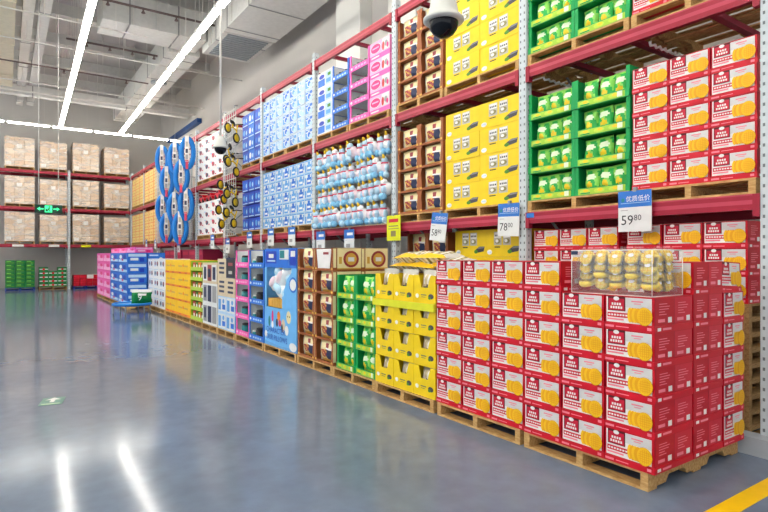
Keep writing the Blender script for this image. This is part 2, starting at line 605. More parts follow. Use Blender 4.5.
def pallet(w, x, yl, z, what, m='wood', rz=R90, group='pallets'):
    k = (round(w, 2), m)
    if k not in PAL:
        PAL[k] = pallet_node(k[0], m=m)
    return put(PAL[k], (x, yl, z + (.003 if z > 1.5 else 0)), f'{"blue" if "blue" in m else "wooden"} pallet {what}', 'pallet', group, rz)


PH = .12
# ------------------------------------------------------------------ pallet racks
UY = [1.72, 4.04, 6.43, 8.93, 11.40, 13.85, 16.40, 18.85, 21.30, 23.80, 26.40]
L1, L2, L3 = 1.915, 3.475, 4.97
RX = 4.60


def post_mesh(h):
    b = MB().box(-.05, .05, 0, .085, 0, h, 'steel_post')
    z = .08
    while z < h - .05:
        for x in (-.026, .026):
            b.fr(x - .008, x + .008, z, z + .024, 'hole')
        for y in (.042,):
            b.side(.05, y - .008, y + .008, z, z + .024, 'hole')
        z += .075
    return b.mesh('upright')


def beam_mesh(L):
    b = MB().box(.05, L - .05, 0, .05, -.12, 0, 'beam_red')
    b.fr(.05, L - .05, -.078, -.045, 'beam_highlight')  # highlights painted along the groove and top edge
    b.fr(.05, L - .05, -.012, 0, 'beam_highlight')
    b.box(.051, .098, -.008, .05, -.17, -.001, 'beam_red')
    b.box(L - .098, L - .051, -.008, .05, -.17, -.001, 'beam_red')
    return b.mesh('beam')


def child(root, name, me, M):
    o = bpy.data.objects.new(name, me)
    COL.objects.link(o)
    o.parent = root
    o.matrix_local = M
    return o


TR = lambda x, y, z, rz=0.: Matrix.Translation((x, y, z)) @ Matrix.Rotation(rz, 4, 'Z')
rack = bpy.data.objects.new('pallet_rack', None)
COL.objects.link(rack)
rack.location = (RX, 0, 0)
rack['label'] = 'long red and grey pallet rack running down the side wall'
rack['category'] = 'rack'
pm = post_mesh(5.12)
for i, y in enumerate(UY):
    child(rack, 'upright', pm, TR(0, y, 0, R90))
    child(rack, 'upright', pm, TR(1.16, y, 0, R90))
    br = MB()
    zz = .3
    k = 0
    while zz < 4.6:
        br.tube([(.06, 0, zz), (1.18, 0, zz)], .016, 'steel_grey', 6)
        br.tube([(.06, 0, zz), (1.18, 0, zz + .95)] if k % 2 == 0 else [(1.18, 0, zz), (.06, 0, zz + .95)], .016, 'steel_grey', 6)
        zz += .95
        k += 1
    child(rack, 'frame_brace', br.mesh('frame_brace'), TR(0, y, 0))
BM = {}
BAR = MB().box(.03, 1.2, -.03, .03, -.06, -.01, 'beam_dark').mesh('support_bar')
for i in range(10):
    y0, y1 = UY[i], UY[i + 1]
    L = round(y1 - y0, 3)
    if L not in BM:
        BM[L] = beam_mesh(L)
    for z in (L1, L2, L3):
        child(rack, 'beam', BM[L], TR(-.005, y1, z, R90))
        child(rack, 'beam', BM[L], TR(1.245, y0, z, PI / 2))
        for f in (.2, .5, .8):
            child(rack, 'support_bar', BAR, TR(0, y0 + L * f, z))
foot = MB().box(-.13, .02, .4, 3.9, 0, .13, 'guard_grey')
put(Node('floor_guard', foot), (RX, 0, 0), 'low grey steel guard rail on the floor along rack foot', 'guard rail')

# ------------------------------------------------------------------ product kinds
def waffle_node(w=.325, d=.48, h=.215, packs=2):
    b = MB().box(.004, w - .004, .004, d, .004, h, 'red_card')
    b.M = Matrix.Translation((0, .004, 0))
    z0 = .045
    b.fr(.012, w - .02, z0, h - .008, 'print_white', 1)
    b.fr(.16 * w + .2 * w, w - .022, z0 + .1, h - .01, 'print_grey', 2)
    b.fr(.07 * w, .43 * w, .55 * h, h - .004, 'badge_rim', 3)
    b.fr(.09 * w, .41 * w, .575 * h, h - .018, 'badge', 4)
    b.fell(.25 * w, h - .018, .06 * w, .013, 'print_white', 5)
    for zz, n in ((.76, 4), (.655, 5)):
        for i in range(n):
            x = .25 * w + (i - (n - 1) / 2) * .052 * w
            b.fr(x - .018 * w, x + .018 * w, zz * h - .008, zz * h + .007, 'print_white', 5)
    b.fr(.06 * w, .52 * w, .36 * h, .5 * h, 'red_soft', 3)
    for i in range(7):
        b.fr(.085 * w + i * .058 * w, .125 * w + i * .058 * w, .405 * h, .455 * h, 'print_white', 4)
    b.fr(.06 * w, .4 * w, .275 * h, .325 * h, 'pink_ink', 3)
    b.fr(.55 * w, .78 * w, .84 * h, .88 * h, 'pink_ink', 3)
    b.fr(.6 * w, .74 * w, .78 * h, .805 * h, 'pink_ink', 3)
    for i, (cx, rx) in enumerate(((.53, .055), (.585, .065), (.64, .075), (.70, .085))):
        b.fell(cx * w, .46 * h, rx * w, .22 * h, 'waffle_dark' if i % 2 else 'waffle', 5 + i, 14)
    b.fell(.815 * w, .45 * h, .155 * w, .265 * h, 'waffle_dark', 9, 18)
    b.fell(.82 * w, .455 * h, .143 * w, .245 * h, 'waffle', 10, 18)
    for i in range(-2, 3):
        q = math.sqrt(max(0, 1 - (i / 3) ** 2))
        b.fr((.825 + i * .04) * w - .002, (.825 + i * .04) * w + .002, (.445 - .2 * q) * h, (.445 + .2 * q) * h, 'waffle_dark', 11)
        b.fr((.825 - .12 * q) * w, (.825 + .12 * q) * w, (.445 + i * .065) * h - .002, (.445 + i * .065) * h + .002, 'waffle_dark', 11)
    b.M = Matrix.Identity(4)
    pd = (d - .01) / packs
    for k in range(packs):
        y0 = .008 + k * pd
        b.side(w - .004, y0 + .004, y0 + pd - .004, .05, h - .006, 'red_soft' if k % 2 else 'red_card', 1)
        b.side(w - .004, y0, y0 + .003, .045, h, 'red_dark', 2)
        for j, (a, e) in enumerate(((.2, .62), (.2, .75), (.2, .7), (.2, .5), (.2, .58))):
            z = h * (.8 - j * .075)
            b.side(w - .004, y0 + pd * a, y0 + pd * e, z, z + .005, 'pink_ink', 2)
        b.side(w - .004, y0 + pd * .15, y0 + pd * .5, .062, .082, 'pink_ink', 2)
        b.side(w - .004, y0 + pd * .66, y0 + pd * .86, .056, .09, 'print_white', 2)
    t = MB().box(0, w, 0, d + .003, 0, .04, 'red_tray')
    t.fr(.02 * w, .2 * w, .012, .026, 'pink_ink')
    t.fr(.24 * w, .5 * w, .016, .022, 'pink_ink')
    t.fr(.86 * w, .94 * w, .012, .03, 'pink_ink')
    t.side(w, .03, .07, .01, .03, 'print_white')
    t.side(w, .09, .19, .012, .026, 'pink_ink')
    return Node('waffle_carton', None, [Node('carton_body', b), Node('shelf_tray', t)])


def gbag_fn(seed):
    def f(u, v):
        if v > .9:
            return 'bag_pale'
        if (u - .5 - .1 * math.sin(seed * 9)) ** 2 / .05 + (v - .36) ** 2 / .013 < 1:
            return 'bag_yellow'
        if (u - .5) ** 2 / .09 + (v - .68) ** 2 / .012 < 1:
            return 'bag_white'
        if v < .24:
            return 'lime'
        return 'bag_pale' if math.sin(9 * u + 6 * v + 7 * seed) > .25 else 'bag_green'
    return f


GBAG = [Node('snack_bag', MB().bag(.16, .25, .10, gbag_fn(s * .37), s)) for s in range(4)]


def green_tray_node(w, d, h):
    t = MB()
    t.box(0, .012, 0, d, 0, h - .004, 'green_card')
    t.box(w - .012, w, 0, d, 0, h - .004, 'green_card')
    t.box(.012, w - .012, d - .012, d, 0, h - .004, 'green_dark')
    t.box(.012, w - .012, 0, d - .012, 0, .01, 'green_card')
    t.box(0, .036, -.003, .01, .0, h - .004, 'green_card')
    t.box(w - .036, w, -.003, .01, .0, h - .004, 'green_card')
    l = MB()
    l.box(.0, w, -.012, -.003, .0, .07, 'green_card')
    l.M = Matrix.Translation((0, -.012, 0))
    l.fpoly([(.07 * w, .006), (.93 * w, .006), (.93 * w, .062), (.07 * w, .062)], 'lime', 1)
    for q in range(3):
        l.fell((.2 + .27 * q) * w, .035, .1 * w, .022, 'lime_soft', 2)
        l.fell((.22 + .27 * q) * w, .04, .05 * w, .014, 'bag_yellow', 3)
    l.fr(.8 * w, .89 * w, .012, .062, 'bag_white', 4)
    l.fr(.12 * w, .3 * w, .012, .024, 'green_card', 4)
    l.M = Matrix.Identity(4)
    return Node('display_tray', None, [Node('tray_body', t), Node('front_lip', l)])


def fill_bags(w, n, where):
    def f(c, r, nc, nr, loc):
        pos = ['left', 'middle', 'right']
        step = (w - .09) / n
        for i in range(n):
            q = GBAG[(c * 5 + r * 3 + i) % 4]
            sx = step / .16 * 1.06
            nm = (['left', 'middle', 'right'] if n == 3 else ['left', 'right'])[i]
            cw = col_word(c, nc)
            put(q, (loc[0] + .026 + random.uniform(0, .012), loc[1] - .046 - i * step - random.uniform(-.004, .004), loc[2] + .012),
                f'{nm} green snack bag in {row_word(r, nr)} tray, {cw} column, {where}', 'bag', 'green snack bags', rot=(0, random.uniform(-.06, .06), R90 + random.uniform(-.08, .08)), sc=(sx * .97, 1, 1))
    return f


def notch_node(w, d, h):
    b = MB()
    b.prism([(0, 0), (w, 0), (w, h * .98), (.78 * w, h * .98), (.66 * w, .58 * h), (.36 * w, .58 * h), (.24 * w, h * .98), (0, h * .98)], 0, .008, 'yellow_card')
    b.box(0, .008, .008, d, 0, h * .98, 'yellow_card')
    b.box(w - .008, w, .008, d, 0, h * .98, 'yellow_card')
    b.box(.008, w - .008, d - .008, d, 0, h * .98, 'yellow_deep')
    b.box(.008, w - .008, .008, d - .008, 0, .008, 'yellow_deep')
    b.fell(.17 * w, .3 * h, .08 * w, .07 * h, 'print_white')
    b.fell(.8 * w, .3 * h, .12 * w, .085 * h, 'choc')
    b.fell(.74 * w, .25 * h, .06 * w, .05 * h, 'leaf', 2)
    b.fr(.34 * w, .6 * w, .32 * h, .36 * h, 'photo_olive')
    b.fr(.36 * w, .56 * w, .26 * h, .28 * h, 'photo_olive')
    return Node('notched_carton', b)


def pouch_fn(u, v):
    if v > .88:
        return 'photo_grey'
    if v > .55:
        return 'photo_beige' if int(u * 12) % 3 else 'print_white'
    if (u - .5) ** 2 / .08 + (v - .42) ** 2 / .015 < 1:
        return 'choc'
    return 'photo_beige' if v > .2 else 'yellow_deep'


POUCH = Node('snack_pouch', MB().bag(.26, .27, .12, pouch_fn, 5))


def flat_bag(sd):
    b = MB()
    b.M = Matrix(((1, 0, 0, 0), (0, 0, 1, 0), (0, -1, 0, .15), (0, 0, 0, 1)))
    return b.bag(.44, .40, .13, lambda u, v: 'yellow_warm' if (v < .14 or u < .05 or u > .96) else ('gold' if v > .93 else (('photo_beige', 'print_white', 'photo_olive', 'print_white')[(int(u * 12) + 2 * int(v * 14) + sd) % 4])), 9 + sd, full=.34)


FLATBAG = [Node('large_snack_bag', flat_bag(q)) for q in range(2)]


def yellow_box_node(w, d, h):
    b = MB().box(0, w - .003, 0, d, 0, h - .002, 'yellow_card')
    b.fr(0, w - .003, 0, .006, 'yellow_deep')
    for x in (.24, .5):
        b.fr(x * w, (x + .22) * w, .42 * h, .9 * h, 'photo_grey')
        b.fr((x + .015) * w, (x + .205) * w, .68 * h, .88 * h, 'print_white', 2)
        for j in range(4):
            b.fr((x + .03 + .045 * j) * w, (x + .06 + .045 * j) * w, .73 * h, .8 * h, 'choc', 3)
        b.fell((x + .11) * w, .56 * h, .085 * w, .09 * h, 'photo_olive', 2)
        b.fell((x + .09) * w, .57 * h, .045 * w, .06 * h, 'print_white', 3)
    b.fr(.26 * w, .42 * w, .33 * h, .37 * h, 'ink')
    b.fpoly([(.69 * w, .14 * h), (.93 * w, .2 * h), (.96 * w, .38 * h), (.8 * w, .38 * h), (.68 * w, .27 * h)], 'choc')
    b.fpoly([(.73 * w, .29 * h), (.94 * w, .32 * h), (.95 * w, .37 * h), (.8 * w, .37 * h)], 'choc_light', 2)
    b.fell(.69 * w, .19 * h, .06 * w, .07 * h, 'leaf', 2)
    b.fell(.11 * w, .17 * h, .075 * w, .09 * h, 'print_white')
    b.fr(.06 * w, .16 * w, .15 * h, .19 * h, 'blue_pale', 2)
    return Node('biscuit_carton', b)


def brown_node(w, d, h, seal=False):
    b = MB()
    b.prism([(0, 0), (.12 * w, 0), (.11 * w, .2 * h), (.07 * w, .8 * h), (.13 * w, h * .985), (0, h * .985)], 0, .008, 'brown_card')
    b.prism([(.88 * w, 0), (w, 0), (w, h * .985), (.87 * w, h * .985), (.93 * w, .8 * h), (.89 * w, .2 * h)], 0, .008, 'brown_card')
    b.box(.12 * w, .88 * w, 0, .008, 0, .1 * h, 'brown_card')
    b.box(0, .008, .008, d, 0, h * .985, 'brown_card')
    b.box(w - .008, w, .008, d, 0, h * .985, 'brown_card')
    b.box(.008, w - .008, d - .008, d, 0, h * .985, 'brown_dark')
    b.box(.008, w - .008, .008, d - .008, 0, .008, 'brown_dark')
    b.fr(.02 * w, .12 * w, .05 * h, .14 * h, 'gold')
    b.fr(.88 * w, .97 * w, .05 * h, .14 * h, 'gold')
    if seal:
        b.side(w, .0, .1 * d, .04, h * .95, 'cream_light').side(w, .14 * d, d - .004, .02, h * .97, 'cream_light')
        b.add([(w + .0024, (.63 + .28 * math.cos(2 * PI * i / 18)) * d, (.5 + .36 * math.sin(2 * PI * i / 18)) * h) for i in range(18)], [tuple(range(18))], 'maroon')
        b.add([(w + .0036, (.63 + .2 * math.cos(2 * PI * i / 18)) * d, (.5 + .26 * math.sin(2 * PI * i / 18)) * h) for i in range(18)], [tuple(range(18))], 'gold')
        b.side(w, .52 * d, .74 * d, .4 * h, .58 * h, 'print_white', 4).side(w, .14 * d, d - .004, .02, .12 * h, 'gold', 2)
        b.side(w, .2 * d, .3 * d, .3 * h, .6 * h, 'gold', 2)
    return Node('brown_carton', b)


def cocoa_fn(u, v):
    if v > .88:
        return 'cream'
    if u < .2:
        return 'photo_grey'
    if .62 < v < .85 and .5 < u < .68:
        return 'maroon'
    if .2 < v < .6 and .25 < u < .55:
        return 'maroon' if (int(v * 14) + int(u * 12)) % 3 else 'gold'
    if .15 < v < .55 and .55 < u < .85:
        return 'navy'
    if .55 < v < .65 and u > .5:
        return 'print_white'
    if v < .12:
        return 'gold'
    return 'cream' if v < .62 else 'cream_light'


COCOA = Node('cocoa_pack', MB().bag(.38, .285, .12, cocoa_fn, 3, crimp=.025))


def fill_one(node, w0, dx, sx, sz, noun, where, cat, group, skip=()):
    def f(c, r, nc, nr, loc):
        if (c, r) in skip:
            return
        put(node, (loc[0] + dx, loc[1] - w0, loc[2] + .01), where_text(noun, r, nr, c, nc, where), cat, group, R90, sc=(sx, 1, sz * (1.2 if 'foil' in noun and r == nr - 1 else 1)))
    return f


def print_box(name, w, d, h, base, prints, sidecol=None):
    """a printed carton; prints: ('r', x0, x1, z0, z1, m) or ('e', cx, cz, rx, rz, m) as fractions of the front"""
    b = MB().box(.0015, w - .0015, 0, d, 0, h - .002, base)
    if sidecol:
        b.side(w - .0015, .003, d - .003, .003, h - .004, sidecol)
        if name == 'paper_pack':
            b.side(w - .0015, .05 * d, .95 * d, .62 * h, .9 * h, prints[0][5], 2)
            b.side(w - .0015, .15 * d, .55 * d, .25 * h, .5 * h, prints[1][5], 2)
            b.side(w - .0015, .62 * d, .85 * d, .12 * h, .5 * h, prints[2][5], 3)
    for k, p in enumerate(prints):
        if p[0] == 'r':
            b.fr(p[1] * w, p[2] * w, p[3] * h, p[4] * h, p[5], k + 1)
        else:
            b.fell(p[1] * w, p[2] * h, p[3] * w, p[4] * h, p[5], k + 1)
    return Node(name, b)


def shelf_tray_node(w, d, h, side_m, lip_m):
    b = MB()
    b.box(0, .012, 0, d, 0, h - .002, side_m)
    b.box(w - .012, w, 0, d, 0, h - .002, side_m)
    b.box(.012, w - .012, d - .012, d, 0, h - .002, 'white_soft')
    b.box(.012, w - .012, .0, d - .012, 0, .008, 'white_soft')
    b.add([(.0125, .004, .008), (.0125, d - .012, .008), (.0125, d - .012, h - .01), (.0125, .004, h - .01)], [(0, 1, 2, 3)], 'white_soft')
    b.add([(w - .0125, .004, .008), (w - .0125, .004, h - .01), (w - .0125, d - .012, h - .01), (w - .0125, d - .012, .008)], [(0, 1, 2, 3)], 'white_soft')
    b.box(0, .045, -.004, .006, 0, h - .002, side_m).box(w - .045, w, -.004, .006, 0, h - .002, side_m)
    l = MB().box(0, w, -.01, 0, 0, .3 * h, lip_m)
    l.M = Matrix.Translation((0, -.01, 0))
    l.fell(.12 * w, .16 * h, .05 * w, .07 * h, 'white')
    for i in range(4):
        l.fr((.3 + i * .15) * w, (.4 + i * .15) * w, .1 * h, .2 * h, 'blue_pale' if 'blue' in lip_m else 'pink_pale')
    return Node('open_shelf_tray', None, [Node('tray_body', b), Node('front_lip', l)])


def jar_node(m, m2, r=.045, h=.16):
    return Node('boxed_tumbler', None, [Node('cup', MB().lathe([(r * .85, 0), (r, .02), (r, h * .8), (r * .9, h * .82)], m, 14)), Node('cap', MB().lathe([(r * .9, h * .82), (r * .9, h * .97), (r * .6, h)], m2, 14))])


# ------------------------------------------------------------------ floor stacks beside the rack
XP = 3.25
WC = waffle_node(.332)
WC0, WC1 = waffle_node(.338, .455), waffle_node(.345)
# corner pallet
pallet(.98, XP, 2.84, 0, 'under the corner stack of red waffle cartons')
W = .341
stack(WC0, W, .215, 3, [6, 5, 5], XP - .01, 2.832, PH, 'red waffle carton', 'corner floor pallet', 'carton', 'corner stack of waffle cartons')
WS = waffle_node(W - .003, .40)
for r in range(6):
    put(WS, (XP + .455, 2.832 - 2 * W - .001, PH + r * .215), f'red waffle carton, {row_word(r, 6)} layer, behind the corner column of corner pallet', 'carton', 'corner stack of waffle cartons', R90)
WE = waffle_node(.31, .32, packs=1)
for r in range(5):
    put(WE, (XP + .868, 2.832 - 3 * W, PH + r * .215), f'red waffle carton facing the yellow stripe, {row_word(r, 5)} layer, rear of corner pallet', 'carton', 'corner stack of waffle cartons', 0)
put(WE, (XP + .87, 2.832 - 3 * W + .02, PH + 5 * .215 + .005), 'loose waffle carton tilted on top at rear of corner pallet', 'carton', 'corner stack of waffle cartons', rot=(-.05, .05, -.06), sc=(.9, .8, 1.0))
# second pallet of waffles
pallet(.98, XP, 3.86, 0, 'under the second stack of waffle cartons from the corner')
stack(WC1, .3475, .215, 3, 6, XP + .005, 3.882, PH, 'red waffle carton', 'second floor pallet from corner', 'carton', 'second stack of waffle cartons')
for c in range(3):
    put(WC1, (XP + .53, 3.882 - c * .3475, PH), f'red waffle carton, base layer, {["left", "middle", "right"][c]} column, rear of second floor pallet', 'carton', 'second stack of waffle cartons', R90)

# clear sample box of wrapped waffles on the corner stack
bx0, by0, bz0, bw, bd, bh = XP + .01, 2.42, PH + 5 * .215 + .004, .58, .36, .29
b = MB()
t = .004
b.box(0, bw, 0, t, 0, bh, 'acrylic').box(0, bw, bd - t, bd, 0, bh, 'acrylic').box(0, t, t, bd - t, 0, bh, 'acrylic').box(bw - t, bw, t, bd - t, 0, bh, 'acrylic').box(t, bw - t, t, bd - t, 0, t, 'acrylic')
e = MB()
for (p, q) in [((0, 0, bh), (bw, 0, bh)), ((bw, 0, bh), (bw, bd, bh)), ((bw, bd, bh), (0, bd, bh)), ((0, bd, bh), (0, 0, bh)), ((0, 0, 0), (bw, 0, 0)), ((bw, 0, 0), (bw, bd, 0)), ((0, 0, 0), (0, 0, bh)), ((bw, 0, 0), (bw, 0, bh)), ((bw, bd, 0), (bw, bd, bh)), ((0, bd, 0), (0, bd, bh))]:
    e.tube([p, q], .0028, 'film_white', 6)
put(Node('acrylic_box', None, [Node('clear_panels', b), Node('polished_edges', e), Node('corner_tag', MB().box(.0, .05, -.004, 0, bh - .03, bh - .005, 'navy'))]), (bx0, by0, bz0), 'clear plastic sample box of wrapped waffles on the corner stack', 'display box', rz=R90)


def wrapped_waffle():
    b = MB()
    prof = [(.02, -.018), (.045, -.016), (.052, -.004), (.052, .004), (.045, .016), (.02, .018)]
    b.M = Matrix.Rotation(PI / 2, 4, 'X')
    b.lathe(prof, 'waffle_light', 18)
    for i in (-1, 0, 1):
        b.box(i * .026 - .0025, i * .026 + .0025, -.042, .042, .0165, .0195, 'waffle')
        b.box(-.042, .042, i * .026 - .0025, i * .026 + .0025, .0165, .0195, 'waffle')
    w = MB()
    w.M = Matrix.Rotation(PI / 2, 4, 'X')
    w.box(-.058, .058, -.06, .06, .022, .0235, 'wrap')
    c = MB().fell(0, .005, .018, .012, 'print_white', 20)
    return Node('wrapped_waffle', None, [Node('waffle', b), Node('clear_wrapper', w), Node('round_sticker', c)])


WW = wrapped_waffle()
LAY = ['base', 'second', 'third', 'upper']
for c in range(5):
    for r in range(4):
        lean = -1.25 if r < 2 and (c + r) % 2 == 0 else -.3
        put(WW, (bx0 + .078 + random.uniform(0, .014), by0 - .07 - c * .112, bz0 + .068 + r * .056 + (.008 if c % 2 else 0)), f'yellow wrapped waffle, {LAY[r]} row, {NTH[c]} from left at sample box front', 'waffle', 'wrapped waffles in the clear sample box', rot=(lean, 0, R90 + random.uniform(-.2, .2)), sc=(1.1, 1.2, 1.04))
for c in range(2):
    for r in range(4):
        put(WW, (bx0 + .175 + c * .11, by0 - bw + .072, bz0 + .068 + r * .06), f'yellow wrapped waffle, {LAY[r]} row, {NTH[c]} back along sample box side', 'waffle', 'wrapped waffles in the clear sample box', rot=(-.3, 0, random.uniform(-.3, .3)), sc=(1, 1.2, .95))
for k in range(8):
    put(WW, (bx0 + .19 + (k % 2) * .1, by0 - .08 - .11 * (k // 2), bz0 + .215), f'yellow wrapped waffle lying inside sample box behind front rows, {NTH[k]} from left', 'waffle', 'wrapped waffles in the clear sample box', rot=(-.9, 0, R90 + .2 * k), sc=(1, 1.2, 1))

# yellow notched cartons
pallet(.97, XP, 4.885, 0, 'under the yellow notched cartons')
WN, HN = .33, .288
stack(notch_node(WN - .003, .5, HN), WN, HN, 3, 4, XP + .01, 4.888, PH, 'yellow notched carton', 'yellow floor pallet', 'carton', 'yellow notched cartons',
      after=fill_one(POUCH, .035, .032, 1, 1.0, 'foil snack pouch showing in notched carton', 'yellow floor pallet', 'bag', 'snack pouches in the notched cartons'))
s = MB().box(0, 1.02, -.02, 0, 0, .07, 'lemon').box(1.006, 1.012, 0, .3, 0, .085, 'lemon').box(0, .012, 0, .3, 0, .085, 'lemon')
put(Node('cardboard_collar', s), (XP - .002, 4.906, PH + 3 * HN - .05), 'lemon yellow cardboard collar around top row of yellow notched cartons', 'collar', rz=R90)
tz = PH + 4 * HN
for i, (dx, yl, dz, rz, wd) in enumerate([(.16, 4.86, .02, .06, 'on left carton'), (.14, 4.53, .03, -.06, 'across the middle carton'), (.15, 4.26, .02, .05, 'at the right end'), (.16, 4.80, .105, -.1, 'on top near left'), (.10, 4.40, .11, .12, 'highest of the pile'), (.55, 4.75, .03, .0, 'at the rear of pile')]):
    put(FLATBAG[i % 2], (XP + dx, yl, tz + dz - .035), f'large flat snack bag lying {wd} above yellow cartons', 'bag', 'large bags lying on the yellow cartons', rot=(random.uniform(-.04, .1), random.uniform(-.06, .06), R90 + rz))

# green trays on the floor
pallet(.92, XP, 5.812, 0, 'under the green snack trays on the floor')
GT = green_tray_node(.415, .5, .278)
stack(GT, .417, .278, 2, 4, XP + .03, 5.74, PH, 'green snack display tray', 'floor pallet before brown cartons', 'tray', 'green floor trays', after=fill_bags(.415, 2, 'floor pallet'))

# brown cocoa cartons on the floor
pallet(.97, XP, 6.79, 0, 'under the brown cocoa cartons on the floor')
BC = brown_node(.482, .40, .287, True)
stack(BC, .484, .287, 2, 5, XP + .01, 6.785, PH, 'brown cocoa carton', 'floor pallet beside blue display', 'carton', 'brown floor cartons',
      after=fill_one(COCOA, .03, .02, 1.12, .96, 'cream cocoa pack', 'brown cartons on the floor', 'pack', 'cocoa packs in the floor cartons', skip=[(1, 4)]))
put(Node('cocoa_board', MB().prism([(0, 0), (.3, 0), (.34, .24), (-.04, .24)], 0, .006, 'print_white').ftext('', 0, 0, .05, 'ink').fr(.14, .28, .17, .2, 'maroon')), (XP + .014, 6.785 - .484 - .09, PH + 4 * .287 + .03), 'blank white card standing in the top right brown carton', 'card', rz=R90)
for r in range(5):
    put(BC, (XP + .42, 6.785 - .484, PH + r * .287), f'brown cocoa carton with cream seal on its side, {row_word(r, 5)} layer, rear of brown pallet', 'carton', 'brown floor cartons', R90)

# pillow display
pallet(1.12, XP, 7.94, 0, 'under the blue pillow display')
PW, PHH = 1.11, 1.44
b = MB()
o1 = [(.06, .86), (.10, .52 + .02)]
hole = [(.07, .98), (.07, .62), (.11, .57), (.60, .57), (.64, .62), (.64, .74), (.80, 1.02), (.97, 1.12), (.97, 1.16), (.07, 1.16)]
# board with an opening: lower, left, right and upper pieces of one sheet
b.box(0, PW, 0, .012, 0, .57, 'sky_card')
b.box(0, .07, 0, .012, .57, 1.16, 'sky_card')
b.prism([(.64, .57), (PW, .57), (PW, 1.16), (.97, 1.16), (.95, 1.1), (.8, 1.0), (.64, .74)], 0, .012, 'sky_card')
b.box(0, PW, 0, .012, 1.16, PHH, 'blue_card')
b.box(0, .012, .012, 1.0, 0, PHH, 'sky_card').box(PW - .012, PW, .012, 1.0, 0, PHH, 'sky_card').box(.012, PW - .012, .988, 1.0, 0, PHH, 'blue_mid')
b.fr(.05, .44, 1.22, 1.40, 'blue_deep').fr(.16, .34, 1.3, 1.36, 'print_white', 2).fr(.1, .4, 1.245, 1.27, 'blue_pale', 2)
b.fr(.55, .86, 1.2, 1.42, 'white_soft').fr(.56, .72, 1.3, 1.41, 'teal', 2).fr(.55, .86, 1.18, 1.28, 'blue_card', 2)
b.fr(.90, 1.1, 1.2, 1.42, 'blue_deep').fr(.93, 1.07, 1.32, 1.4, 'print_white', 2)
b.fell(1.0, .93, .13, .11, 'blue_card').fell(1.0, .93, .1, .08, 'white', 2)
b.fell(.30, .44, .035, .09, 'pink_hot').fell(.3, .32, .04, .05, 'white', 2).fell(.18, .36, .035, .08, 'teal')
b.fell(.52, .46, .055, .07, 'orange').fell(.46, .36, .04, .06, 'navy').fell(.56, .36, .05, .05, 'ribbon')
b.fell(.86, .47, .075, .09, 'cream').fell(.83, .48, .012, .012, 'ink', 2).fell(.89, .48, .012, .012, 'ink', 2)
b.fell(.68, .34, .06, .09, 'tan').fell(.64, .3, .03, .06, 'ink', 2).fell(.8, .28, .06, .07, 'white', 3)
b.ftext('CHARACTER', .08, .20, .115, 'blue_deep', 3)
b.ftext('OUR PILLOWS', .08, .09, .115, 'blue_deep', 3)
b.fpoly([(0, 0), (PW, 0), (PW, .05), (.5, .03), (0, .06)], 'blue_mid', 2)
b.fell(1.0, .07, .12, .06, 'white', 3).fell(.06, .16, .05, .05, 'white', 3)
ins = MB().box(.015, PW - .015, .30, .31, .4, 1.15, 'wicker')
bas = MB().box(.08, .63, .02, .3, .572, .70, 'wicker')
for i in range(9):
    bas.box(.085 + i * .06, .12 + i * .06, .012, .02, .575, .70, 'gold')
put(Node('pillow_display', None, [Node('printed_front', b), Node('back_card', ins)]), (XP + .01, 7.935, PH), 'tall blue cardboard pillow display with round-cornered window', 'display stand', rz=R90)
put(Node('wicker_basket', bas), (XP + .02, 7.935, PH), 'wicker look basket in window of the blue pillow display', 'basket', rz=R90)
for i, (x, z, a, s) in enumerate([(.22, .94, .6, 1.1), (.42, .82, -.4, 1.25), (.50, 1.02, .7, 1.2), (.74, 1.0, .5, .9)]):
    b = MB().ell((0, 0, 0), (.2, .10, .1), 'plush_white', 14, 8)
    h = MB().ell((.19, -.04, .05), (.085, .08, .08), 'plush_blue', 12, 7)
    h2 = MB().ell((.275, -.05, .06), (.05, .04, .02), 'beak', 8, 6)
    w = MB().ell((-.02, -.085, .02), (.11, .035, .055), 'plush_blue' if i % 2 else 'plush_pink', 10, 6)
    put(Node('goose_pillow', b, [Node('head', h, [Node('beak', h2)]), Node('wing', w)]), (XP + .15, 7.935 - x, PH + z), f'white goose pillow in the blue display window, {["above basket edge", "centre of pile", "top of pile", "near the round window corner"][i]}', 'pillow', 'goose pillows in the blue display', rot=(0, -a, R90), sc=(s, s, s))

# pink and blue open shelf trays on the floor
pallet(1.24, XP, 9.21, 0, 'under the pink and blue shelf trays')
PT = shelf_tray_node(.618, .30, .285, 'pink_card', 'pink_card')
BT = shelf_tray_node(.618, .30, .285, 'blue_card', 'blue_card')
T1, T2, T3 = jar_node('teal', 'dark', .075, .19), jar_node('dark', 'ink', .07, .18), jar_node('teal', 'plastic_white', .05, .13)


def tumbler(nodes, where):
    def f(c, r, nc, nr, loc):
        for k, (nd, dx, dy) in enumerate(nodes):
            put(nd, (loc[0] + dx, loc[1] - dy, loc[2] + .009), f'{["dark", "small teal"][k] if len(nodes) > 1 else "teal"} capped tumbler in {row_word(r, nr)} {where}', 'tumbler', 'tumblers in the open trays')
    return f


stack(PT, .62, .285, 1, 5, XP + .015, 9.205, PH, 'pink open shelf tray', 'beside the blue shelf trays, floor', 'tray', 'pink floor trays', after=tumbler([(T1, .085, .24)], 'pink floor tray'))
stack(BT, .62, .285, 1, 5, XP + .015, 8.583, PH, 'blue open shelf tray', 'beside the pillow display, floor', 'tray', 'blue floor trays', after=tumbler([(T2, .085, .26), (T3, .06, .12)], 'blue floor tray'))

